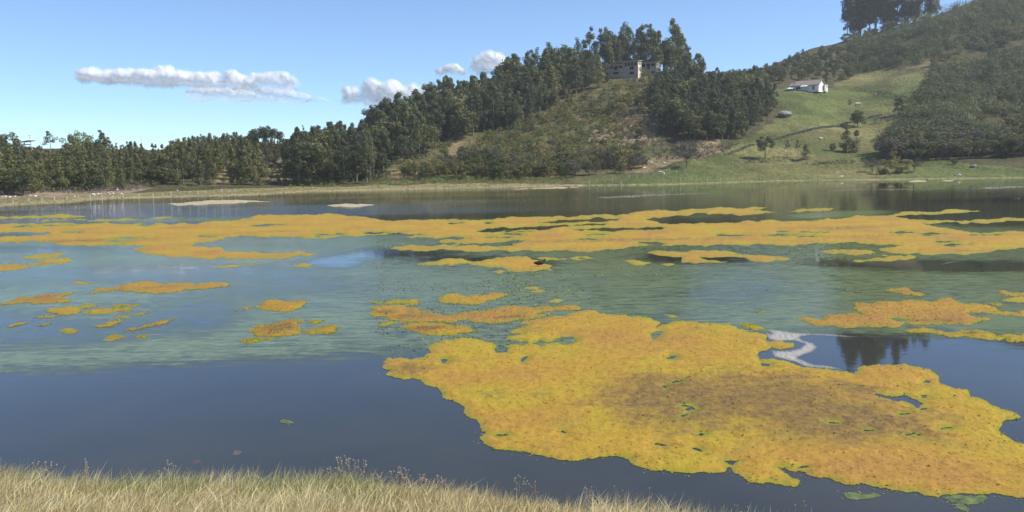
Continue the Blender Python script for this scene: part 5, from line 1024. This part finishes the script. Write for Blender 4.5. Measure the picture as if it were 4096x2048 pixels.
fence('post_fence', [(2655, 725), (2691, 727), (2722, 727), (2754, 728), (2784, 725), (2829, 729), (2881, 730), (2929, 726), (2956, 726), (3042, 720), (3132, 717), (3238, 711), (3302, 706), (3390, 707), (3420, 704), (3440, 706), (3513, 709), (3945, 700), (3993, 698), (4056, 694), (4120, 692)], 1.45, .09, m_post, 'uneven post fence close along the right shore', 0, .2)
fence('post_fence', [(3806, 629), (3874, 627), (3945, 626), (4016, 624), (4084, 622), (4150, 620)], 1.5, .09, m_post, 'post fence against the dark hedge at far right', 2)
# ------------------------------------------------------------------ rocks
RK = np.random.default_rng(77)
def rock(px, py, wpx, label, m=m_wrock, group=None, asp=.7, name='rock', cat='rock'):
    b = at(px, py); r = wpx * b[1] / F_PX / 2; mb = MB(); mb.blob((0, 0, r * asp * .55), (r, r * .9, r * asp), RK, 2, .2); o = mb.make(name, m); o.location = tuple(b); o.rotation_euler = (0, 0, RK.uniform(0, 6)); tag(o, label, cat, group); return o
for (x, y, w_, lab) in ((5, 773, 22, 'largest white rock, cut by the left edge of the view'), (23, 787, 11, None), (40, 789, 9, None), (60, 786, 9, None), (10, 790, 7, None), (141, 786, 13, 'flat white slab in the grass behind the third white post'), (299, 787, 9, 'upright white stone alone in the left field'), (358, 783, 7, None), (374, 779, 14, 'white boulder with the brightest face below the shore wood'), (376, 784, 8, None), (392, 777, 10, None), (402, 775, 8, None), (422, 778, 8, None),
                        (440, 777, 8, None), (452, 775, 11, None), (234, 794, 7, None), (275, 764, 12, 'pale rock half way up the brown bank'), (470, 764, 16, 'cream rock at the top right of the brown bank'), (487, 776, 10, None), (710, 763, 9, 'white stone beside the left green bush'), (886, 762, 8, 'white stone right of the two green bushes'), (405, 797, 7, None), (120, 783, 8, None), (180, 789, 7, None), (433, 772, 7, None)):
    rock(x, y, w_, lab or 'small white rock strewn at the foot of the brown bank', group=None if lab else 'white rocks at the foot of the bank')
rock(3138, 467, 52, 'large dark boulder with a pale face beside the gully wood', m_rock, asp=.6, cat='boulder', name='boulder')
rock(3283, 556, 14, 'pale rock alone in the middle of the meadow', asp=.6); rock(3158, 574, 9, 'pale stone above the left sapling')
rock(2603, 653, 13, 'pointed white rock on the brown field, left of the round one'); rock(2657, 653, 9, 'round white rock on the brown field'); rock(2658, 632, 6, 'small white stone highest on the brown field')
rock(2576, 672, 15, 'white rock at the fence left of the muddy track', asp=.5); rock(2653, 698, 16, 'bright white rock at the end of the muddy track', asp=.8); rock(2640, 688, 20, 'flat white slab above the bright rock on the muddy track', asp=.25)
rock(3896, 672, 24, 'grey boulder on the bank at far right', m_rock, asp=.65, cat='boulder', name='boulder'); rock(3837, 702, 12, 'white stone at the shore at far right, right half of a pair'); rock(3825, 703, 14, 'dark stone at the shore at far right, left half of a pair', m_rock, asp=.5); rock(3366, 706, 16, 'flat white stone by the shore fence', asp=.3)
# stone walls in the meadow: stones laid in rough courses
def stone_wall(pts, h, label, m=m_drock, per=3.0, name='stone_wall'):
    q = np.array(pts, float); P, ok = hit(q[:, 0], q[:, 1]); rng = np.random.default_rng(len(pts) * 3); mb = MB(); c = [[], []]
    for i in range(len(P) - 1):
        L = np.linalg.norm(P[i + 1] - P[i]); n = max(2, int(L * per))
        for k in range(n):
            for r in range(3):
                a = P[i] + (P[i + 1] - P[i]) * ((k + rng.random()) / n); a = a + np.append(rng.normal(0, .18, 2), 0); a[2] = ground(a[0], a[1]) + h * (r + .3) / 3 + rng.uniform(-.05, .05)
                mb.blob(a - P[0], (rng.uniform(.22, .40), rng.uniform(.2, .32), rng.uniform(.14, .24)), rng, 1, .25)
    e = empty(name, tuple(P[0])); tag(e, label, 'wall'); s = mb.make('stones', m, e); tag(s, kind='stuff'); return e
stone_wall([(2900, 622), (2956, 603), (3019, 583)], .7, 'short lower run of dry stone wall left of the round meadow tree')
stone_wall([(3096, 562), (3203, 534), (3271, 517), (3410, 491), (3469, 475), (3530, 463)], .9, 'long dry stone wall climbing across the meadow')
# dark hedge banks
def hedge(pts, h, label, kinds=('bushy', 'bare')):
    q = np.array(pts, float); P, ok = hit(q[:, 0], q[:, 1]); rng = np.random.default_rng(len(pts) * 7); C = []; R = []
    for i in range(len(P) - 1):
        n = max(3, int(np.linalg.norm(P[i + 1] - P[i]) / .5))
        for k in range(n):
            a = P[i] + (P[i + 1] - P[i]) * (k + rng.random()) / n; a = a + np.append(rng.normal(0, .35, 2), 0); a[2] = ground(a[0], a[1]) + h * rng.uniform(.2, .8); C.append(a); R.append([h * .4, h * .4, h * .3])
    V, t = leaves(rng, np.array(C), np.array(R), 26, .22); V = V - P[0]
    e = link('hedge', mesh('hedge', V, np.arange(len(V)).reshape(-1, 3), LF['dark'], False, {'tone': t}), None, tuple(P[0])); tag(e, label, 'hedge'); return e
hedge([(3418, 360), (3450, 367), (3501, 373), (3541, 381), (3581, 392), (3625, 398), (3665, 402)], 2.0, 'dark bank hedge curving below the upper pasture')
hedge([(3640, 405), (3680, 385), (3720, 350)], 2.4, 'dark hedge between the upper pasture and the scrub')
hedge([(2990, 655), (3060, 650), (3130, 646), (3210, 644)], 1.9, 'dark strip of brambles below the round meadow tree')
hedge([(3495, 500), (3550, 488), (3600, 470), (3640, 462)], 2.4, 'dark bramble bank under the leaning ivy clad tree')
hedge([(3250, 662), (3330, 655), (3420, 655)], 1.4, 'low tangle along the meadow fence left of the shore clump')
hedge([(3180, 362), (3230, 362), (3270, 361)], 1.5, 'green bushes under the front of the farmhouse')
# gate stub, pink stone and cow
g_ = at(3501, 384); mb = MB(); mb.tube([(0, 0, -.4), (.05, 0, .9), (0, 0, 1.75)], [.42, .45, .28], 7); o = mb.make('stone_gatepost', plain('pink_stone', (.50, .33, .29), .9, .15, 2)); o.location = tuple(g_); tag(o, 'pinkish upright stone in front of the dark bank hedge', 'stone post')
def skin_body(name, verts, edges, rad, m, parent=None, sub=1):
    me = bpy.data.meshes.new(name); me.from_pydata(verts, edges, []); o = bpy.data.objects.new(name, me); COL.objects.link(o)
    if parent: o.parent = parent
    sk = o.modifiers.new('skin', 'SKIN'); sv = me.skin_vertices[0] if me.skin_vertices else None
    for i, r in enumerate(rad): me.skin_vertices[0].data[i].radius = (r, r) if not hasattr(r, '__len__') else r
    me.skin_vertices[0].data[0].use_root = True
    s = o.modifiers.new('sub', 'SUBSURF'); s.levels = sub; s.render_levels = sub; me.materials.append(m); return o
m_cow, nt, p = newmat('cow_hide'); tc = nt.nodes.new('ShaderNodeTexCoord'); nz = noise_n(nt, 1.3, 3, .5, tc.outputs['Object']); sp = nt.nodes.new('ShaderNodeSeparateXYZ'); nt.links.new(tc.outputs['Object'], sp.inputs[0])
f = mth(nt, 'ADD', nz, mth(nt, 'MULTIPLY', sp.outputs['Z'], .42)); f = mth(nt, 'ADD', f, mth(nt, 'MULTIPLY', mth(nt, 'GREATER_THAN', sp.outputs['X'], .85), .4))
nt.links.new(ramp(nt, f, [(.93, (.25, .085, .045)), (.97, (.74, .69, .58))]), p.inputs['Base Color']); p.inputs['Roughness'].default_value = .8
cw = at(3430, 425); cow = empty('cow', tuple(cw), math.radians(8), 1.25); tag(cow, 'brown and white cow standing alone in the meadow below the farmhouse', 'cow')
vs = [(-.05, 0, 1.08), (-.75, 0, 1.12), (.62, 0, 1.08), (.98, 0, 1.22), (1.25, 0, 1.18), (1.55, 0, .98)]; es = [(0, 1), (0, 2), (2, 3), (3, 4), (4, 5)]; rd = [.40, .36, .38, .22, .17, .10]
for (x, y, fx) in ((.58, .22, .0), (.58, -.22, .0), (-.72, .22, -.1), (-.72, -.22, -.1)):
    k = len(vs); hind = x < 0
    vs += [(x, y, .72), (x + (-.10 if hind else .02), y, .42), (x + (-.02 if hind else 0), y, .12), (x + .06, y, .02)]; rd += [.16 if hind else .13, .075, .055, .06]; es += [(1 if hind else 2, k), (k, k + 1), (k + 1, k + 2), (k + 2, k + 3)]
k = len(vs); vs += [(-1.08, 0, 1.15), (-1.16, 0, .7)]; rd += [.06, .03]; es += [(1, k), (k, k + 1)]
skin_body('body', vs, es, rd, m_cow, cow, 2)
for s in (1, -1):
    mb = MB(); mb.blob((1.20, .20 * s, 1.26), (.06, .13, .04), RK, 1, .05); mb.make('ear', m_cow, cow)
    mb = MB(); mb.tube([(1.22, .09 * s, 1.33), (1.24, .17 * s, 1.40), (1.30, .20 * s, 1.47)], [.03, .025, .01], 5); mb.make('horn', m_wpost, cow)
# dark waterbird on the raft
m_bird = plain('dark_feather', (.035, .028, .022), .6, .3, 9); bp = on_z(np.array([2160.0]), np.array([1062.0]), .09)[0]; bird = empty('waterbird', tuple(bp), 0, 1.5); tag(bird, 'dark waterbird sitting on the golden algae raft in midlake', 'bird')
skin_body('body', [(0, 0, .10), (-.16, 0, .12), (-.30, 0, .13), (.14, 0, .13), (.20, 0, .22), (.25, 0, .29)], [(0, 1), (1, 2), (0, 3), (3, 4), (4, 5)], [.10, .08, .02, .07, .04, .045], m_bird, bird, 2)
mb = MB(); mb.tube([(.28, 0, .29), (.35, 0, .275)], [.02, .006], 5); mb.make('beak', plain('beak', (.45, .2, .08), .5, .1), bird)
# ------------------------------------------------------------------ the grassy bank in front
NB = np.random.default_rng(5)
_bx = np.array([-1500, 0, 600, 1000, 1300, 1600, 1900, 2100, 2300, 2550, 2800, 3300, 4100, 5600], float)
_by = np.array([1958, 1960, 1958, 1960, 1970, 1993, 2014, 2042, 2068, 2104, 2146, 2195, 2245, 2300], float)
_crest = at_y(_bx, _by, np.full(len(_bx), 9.0))
def crest_z(x): return np.interp(x, _crest[:, 0], _crest[:, 2])
def bank_z(x, y):
    x = np.asarray(x, float); y = np.asarray(y, float); yc = 9.0 + .5 * (fbm(x * .5, x * 0 + 3, 91, 3) - .5); cz = crest_z(x)
    up = cz + (yc - y) * np.clip((5.35 - cz) / 9.0, .1, .4); dn = cz - (y - yc) * .52 - .03 * (y - yc) ** 2
    return np.where(y < yc, np.minimum(up, 5.5), dn) + .10 * (fbm(x * 1.2, y * 1.2, 93, 3) - .5)
bx = np.concatenate([np.arange(-60, -8, 2.0), np.arange(-8, 9, .2), np.arange(9, 61, 2.0)]); by = np.concatenate([np.arange(-40, 4, 2.0), np.arange(4, 16.3, .25)])
X, Yb = np.meshgrid(bx, by); V = np.stack([X, Yb, bank_z(X, Yb)], -1).reshape(-1, 3); ix = np.arange(X.size).reshape(X.shape)
Q = np.stack([ix[:-1, :-1], ix[:-1, 1:], ix[1:, 1:], ix[1:, :-1]], -1).reshape(-1, 4)
bank = link('bank', mesh('bank', V, Q, plain('dry_soil', (.16, .125, .075), .95, .3, 4.0), True)); tag(bank, 'grassy bank the view is taken from', kind='structure')
# blades
m_blade, nt, p = newmat('dry_grass'); t = attr(nt, 'tone').outputs['Fac']; gr = attr(nt, 'green').outputs['Fac']
c = ramp(nt, t, [(.05, (.38, .29, .135)), (.4, (.62, .51, .255)), (.8, (.79, .69, .40)), (1.0, (.84, .77, .53))]); c2 = ramp(nt, t, [(.1, (.20, .24, .07)), (.7, (.38, .42, .15)), (1, (.52, .54, .24))])
c = mix(nt, gr, c, c2); nt.links.new(c, p.inputs['Base Color']); p.inputs['Roughness'].default_value = .7; p.inputs['Specular IOR Level'].default_value = .2
tr = nt.nodes.new('ShaderNodeBsdfTranslucent'); nt.links.new(c, tr.inputs[0]); mx = nt.nodes.new('ShaderNodeMixShader'); mx.inputs[0].default_value = .35; nt.links.new(p.outputs[0], mx.inputs[1]); nt.links.new(tr.outputs[0], mx.inputs[2]); nt.links.new(mx.outputs[0], nt.nodes['Material Output'].inputs[0])
def blades(n, x0, x1, y0, y1, hm, w, rng, lean=.5, edge=None):
    x = rng.uniform(x0, x1, n); y = rng.uniform(y0, y1, n)
    dens = fbm(x * 1.4, y * 1.4, 95, 3); k = rng.random(n) < np.clip((dens - .22) * 3.0, .15, 1); x, y, dens = x[k], y[k], dens[k]; n = len(x)
    z = bank_z(x, y) - .02; clump = fbm(x * .9, y * .9, 97, 3)
    h = rng.uniform(*hm, n) * (.55 + .9 * clump); a = rng.uniform(0, 6.28, n); lx = np.cos(a); ly = np.sin(a)
    wind = np.array([.28, .0]); l = rng.uniform(.1, lean, n) * h
    dx = lx * l + wind[0] * h * .6; dy = ly * l
    B = np.stack([x, y, z], 1); M = B + np.stack([dx * .35, dy * .35, h * .6], 1); T = B + np.stack([dx, dy, h * rng.uniform(.85, 1.0, n)], 1)
    s = np.stack([np.ones(n), np.zeros(n) + .3 * np.sin(a), np.zeros(n)], 1) * (w * rng.uniform(.6, 1.3, n))[:, None] / 2
    V = np.stack([B - s, B + s, M + s * .8, M - s * .8, T], 1).reshape(-1, 3); b = np.arange(n)[:, None] * 5
    F = np.concatenate([b + np.array([[0, 1, 2]]), b + np.array([[0, 2, 3]]), b + np.array([[3, 2, 4]])], 0)
    g = np.clip((fbm(x * .55 + 5, y * .8, 99, 3) - .62) * 5 + rng.uniform(-.3, .3, n), 0, 1) * .35
    # greener tufts where the photograph has them
    for (px, r_) in ((555, .32), (760, .25), (1380, .5), (1120, .4)):
        gx = at_y(np.array([float(px)]), np.array([1950.0]), np.array([9.0]))[0][0]; g = np.maximum(g, np.exp(-((x - gx) / r_) ** 2 - ((y - 8.8) / .5) ** 2) * .7)
    tn = np.clip(rng.random(n) * .75 + .25 * clump, 0, 1)
    return V, F, np.repeat(tn, 5), np.repeat(g, 5)
parts = [blades(110000, -7.5, 7.0, 7.0, 10.2, (.09, .20), .006, NB), blades(26000, -9, 9, 10, 13.5, (.12, .24), .009, NB), blades(9000, -7.5, 7, 8.4, 9.7, (.22, .36), .005, NB, .35), blades(16000, -7, 7, 7.0, 9.4, (.12, .26), .008, NB, 1.6)]
VV = []; FF = []; TT = []; GG = []; o_ = 0
for (v, f, t_, g_) in parts: VV.append(v); FF.append(f + o_); TT.append(t_); GG.append(g_); o_ += len(v)
grass = link('grass', mesh('grass', np.concatenate(VV), np.concatenate(FF), m_blade, False, {'tone': np.concatenate(TT), 'green': np.concatenate(GG)})); tag(grass, 'dry straw coloured grass with green tufts along the near bank', 'grass', kind='stuff')
# dead weeds with round seed heads
m_stem = plain('dead_stem', (.33, .25, .17), .9, .25, 8); m_head = plain('seed_head', (.36, .29, .23), .9, .2, 20)
def weed(px, tops, label, group=None, heads=4):
    """tops: list of (px,py) of stem tips in the photograph, standing on the crest"""
    rng = np.random.default_rng(int(px)); D = 9.05; b = at_y(np.array([float(px)]), np.array([1960.0]), np.array([D]))[0]; b[1] = D; b[2] = float(bank_z(b[0], D)) - .03
    e = empty('dry_weed', tuple(b)); tag(e, label, 'dry weed', group); hm = MB()
    for (tx, ty) in tops:
        T = at_y(np.array([float(tx)]), np.array([float(ty)]), np.array([D + rng.uniform(-.05, .05)]))[0] - b; s0 = np.array([T[0] * .25 + rng.normal(0, .02), 0, 0])
        mid = (s0 + T) / 2 + np.array([rng.normal(0, .012), 0, .01]); mb = MB(); mb.tube([s0, mid, T], [.0052, .0042, .0025], 5)
        tips = [T]
        for j in range(heads):
            q = mid + (T - mid) * rng.uniform(.2, .9); r = q + np.array([rng.normal(0, .030), rng.normal(0, .02), rng.uniform(.02, .06)]); mb.tube([q, r], [.0028, .0016], 4); tips.append(r)
        mb.make('stem', m_stem, e)
        for q in tips: hm.blob(q, (.0085, .0085, .0075), rng, 1, .1)
    hm.make('seed_heads', m_head, e)
weed(1375, [(1345, 1832), (1362, 1830), (1385, 1838), (1395, 1834)], 'tall dry weed with many pale seed heads, left half of the tallest pair', None, 5)
weed(1435, [(1420, 1855), (1455, 1840), (1432, 1842), (1463, 1858)], 'tall dry weed with spread seed heads, right half of the tallest pair', None, 4)
weed(1330, [(1308, 1880), (1320, 1876), (1334, 1884)], 'low bent dry weed just left of the tallest pair', None, 3)
weed(1610, [(1560, 1886), (1592, 1870), (1603, 1872), (1634, 1880), (1625, 1900)], 'bushy cluster of dry weed stems right of the tallest pair', None, 4)
weed(1690, [(1678, 1898), (1690, 1910), (1702, 1916)], 'short dry weed right of the bushy cluster', None, 4)
weed(1770, [(1748, 1902), (1765, 1908), (1782, 1925)], 'dry weed with dangling heads where the bank starts to fall', None, 4)
weed(1500, [(1486, 1898), (1510, 1904), (1523, 1912)], 'small dry weed between the tallest pair and the bushy cluster', None, 3)
weed(690, [(670, 1842), (636, 1884), (702, 1864)], 'pale forked dry stalk leaning left at the left of the bank', None, 2)
weed(195, [(130, 1852), (180, 1850), (205, 1862), (170, 1866)], 'twiggy dry weed tuft at far left of the bank', None, 3)
weed(345, [(340, 1836), (346, 1848)], 'thin upright dry stalk left of the green tuft', None, 1)
weed(2080, [(2062, 1912), (2080, 1908), (2108, 1924)], 'small dry weed with white heads on the falling end of the bank', None, 3)
weed(2140, [(2135, 1930), (2141, 1926)], 'single dry stalk right of the white headed weed', None, 1)
weed(2450, [(2456, 1945), (2490, 1962), (2478, 1985)], 'curved bare grass stalks near the right end of the bank', None, 0)
weed(2600, [(2598, 1952), (2604, 1990)], 'single tall stalk with one round head at the right end of the bank', None, 0)
weed(2350, [(2340, 1950), (2366, 1948), (2372, 1965)], 'feathery stalks beside the curved bare stalks', None, 1)
weed(3190, [(3180, 2020), (3215, 2005), (3222, 2022)], 'lone curled stalks at the bottom edge far right of the bank', None, 0)
weed(2930, [(2895, 2024), (2938, 2020), (2990, 2028)], 'wispy stalks at the bottom edge below the huge mat', None, 1)
# stones under the shallow water, close to the surface
for (px, py, w_, lab) in ((950, 1810, 62, 'pinkish stone showing through the shallow water, larger of two'), (790, 1848, 55, 'pinkish stone showing through the shallow water, smaller of two')):
    q = on_z(np.array([float(px)]), np.array([float(py)]))[0]; r = w_ * q[1] / F_PX / 2; mb = MB(); mb.blob((0, 0, 0), (r, r * 1.2, .03), RK, 3, .22); o = mb.make('wet_stone', plain('wet_stone', (.10, .066, .05), .2, .35, 3)); o.location = (q[0], q[1], -.022); tag(o, lab, 'stone')
# ------------------------------------------------------------------ clouds
def cloud_mat(name, alpha):
    m, nt, p = newmat(name); p.inputs['Base Color'].default_value = (.98, .98, .985, 1); p.inputs['Roughness'].default_value = 1; p.inputs['Specular IOR Level'].default_value = 0
    tl = nt.nodes.new('ShaderNodeBsdfTranslucent'); tl.inputs[0].default_value = (.98, .98, .985, 1); mx = nt.nodes.new('ShaderNodeMixShader'); mx.inputs[0].default_value = .5
    nt.links.new(p.outputs[0], mx.inputs[1]); nt.links.new(tl.outputs[0], mx.inputs[2]); out = mx.outputs[0]
    tp = nt.nodes.new('ShaderNodeBsdfTransparent'); m2 = nt.nodes.new('ShaderNodeMixShader')
    f = noise_n(nt, .006, 4, .6); lo = attr(nt, 'body').outputs['Fac']        # the vapour thins out towards the flat base
    a = mth(nt, 'ADD', lo, mth(nt, 'MULTIPLY', mth(nt, 'SUBTRACT', f, .5), 1.6))
    nt.links.new(ramp(nt, a, [(.12, (.0, .0, .0)), (.75, (alpha, alpha, alpha))]), m2.inputs[0]); nt.links.new(tp.outputs[0], m2.inputs[1]); nt.links.new(out, m2.inputs[2]); nt.links.new(m2.outputs[0], nt.nodes['Material Output'].inputs[0]); return m
M_CL = [cloud_mat('cloud_core', .58), cloud_mat('cloud_veil', .40), cloud_mat('cloud_veil_outer', .26), cloud_mat('cloud_veil_thin', .15)]
tex = bpy.data.textures.new('cloud_billow', 'CLOUDS'); tex.noise_scale = 75; tex.noise_depth = 4
tex2 = bpy.data.textures.new('cloud_curl', 'CLOUDS'); tex2.noise_scale = 24; tex2.noise_depth = 3
CL = np.random.default_rng(3)
def cloud(blobs, label, D=5200.0, extra=6, vox=9.0, disp=46, layers=(0, 1, 2, 3)):
    u = D / F_PX; bm = bmesh.new(); c0 = at_y(np.array([blobs[0][0]], float), np.array([blobs[0][1]], float), np.array([D]))[0]
    for (px, py, rx, rz) in blobs:
        for k in range(extra + 1):
            ox, oz = (0, 0) if k == 0 else (CL.uniform(-.9, .9) * rx, CL.uniform(.0, .85) * rz); s = .85 if k == 0 else CL.uniform(.28, .5); q = rz if k else rx
            P = at_y(np.array([px + ox]), np.array([py - oz]), np.array([D + CL.uniform(-1, 1) * rx * u * .5]))[0] - c0
            m4 = Matrix.Translation(P) @ Matrix.Diagonal((q * u * s * 1.15, q * u * s, rz * u * s, 1)); bmesh.ops.create_icosphere(bm, subdivisions=3, radius=1.0, matrix=m4)
    root = empty('cloud', tuple(c0)); tag(root, label, 'cloud')
    for k in layers:
        me = bpy.data.meshes.new('cloud_layer'); bm.to_mesh(me); me.materials.append(M_CL[k]); zz = np.array([v.co.z for v in me.vertices]); lo, hi = zz.min(), zz.max()
        o = link('core' if k == 0 else 'veil', me, root)
        r = o.modifiers.new('merge', 'REMESH'); r.mode = 'VOXEL'; r.voxel_size = vox; r.use_smooth_shade = True
        d = o.modifiers.new('billow', 'DISPLACE'); d.texture = tex; d.strength = disp; d.mid_level = .5 + .14 - .18 * k; d.texture_coords = 'LOCAL'
        d = o.modifiers.new('curl', 'DISPLACE'); d.texture = tex2; d.strength = disp * .5; d.mid_level = .5; d.texture_coords = 'LOCAL'
        dg = bpy.context.evaluated_depsgraph_get(); ev = o.evaluated_get(dg); m2 = bpy.data.meshes.new_from_object(ev); o.modifiers.clear(); o.data = m2
        n = len(m2.vertices); co = np.empty(n * 3, np.float32); m2.vertices.foreach_get('co', co); z = co.reshape(-1, 3)[:, 2]
        at_ = m2.attributes.new('body', 'FLOAT', 'POINT'); at_.data.foreach_set('value', np.clip((z - lo) / (hi - lo), 0, 1).astype(np.float32) * 1.1)
        m2.polygons.foreach_set('use_smooth', np.ones(len(m2.polygons), bool))
    bm.free(); return root
cloud([(360, 300, 45, 22), (430, 312, 60, 20), (520, 310, 70, 26), (600, 312, 70, 30), (650, 300, 42, 26), (700, 318, 80, 28), (790, 325, 80, 26), (850, 318, 26, 24), (890, 345, 80, 26), (940, 325, 40, 30), (1000, 340, 60, 34), (1060, 335, 60, 34), (1120, 335, 55, 36), (1160, 350, 36, 28)], 'long flat white cloud bank floating over the left half of the scene')
cloud([(1410, 395, 34, 30), (1450, 400, 40, 30), (1500, 380, 46, 44), (1560, 370, 50, 44), (1620, 385, 52, 40), (1660, 400, 50, 36), (1560, 415, 110, 18)], 'puffy white cloud rising behind the trees left of the hill')
cloud([(1768, 292, 22, 18), (1800, 285, 30, 24), (1835, 292, 22, 16)], 'small white cloud puff alone left of the hilltop', disp=30)
cloud([(1925, 262, 34, 36), (1965, 252, 40, 36), (2000, 270, 30, 30), (1950, 285, 60, 18)], 'white cloud peeking out beside the hilltop trees')
cloud([(840, 375, 90, 18), (960, 385, 110, 16), (1090, 378, 90, 18), (1180, 395, 60, 16), (1270, 412, 50, 14)], 'faint grey veil of cloud hanging under the right end of the long bank', D=5000, layers=(2, 3), disp=34)
# ------------------------------------------------------------------ air
m_haze = bpy.data.materials.new('haze'); m_haze.use_nodes = True; nt = m_haze.node_tree; nt.nodes.remove(nt.nodes['Principled BSDF'])
pv = nt.nodes.new('ShaderNodeVolumePrincipled'); pv.inputs['Color'].default_value = (.94, .96, 1.0, 1); pv.inputs['Density'].default_value = HAZE; pv.inputs['Anisotropy'].default_value = .2
nt.links.new(pv.outputs[0], nt.nodes['Material Output'].inputs['Volume'])
hz = MB(); hz.box(-1800, 1800, -60, 1450, -3, 235); o = hz.make('haze', m_haze); tag(o, 'thin pale air over the lake', kind='stuff')
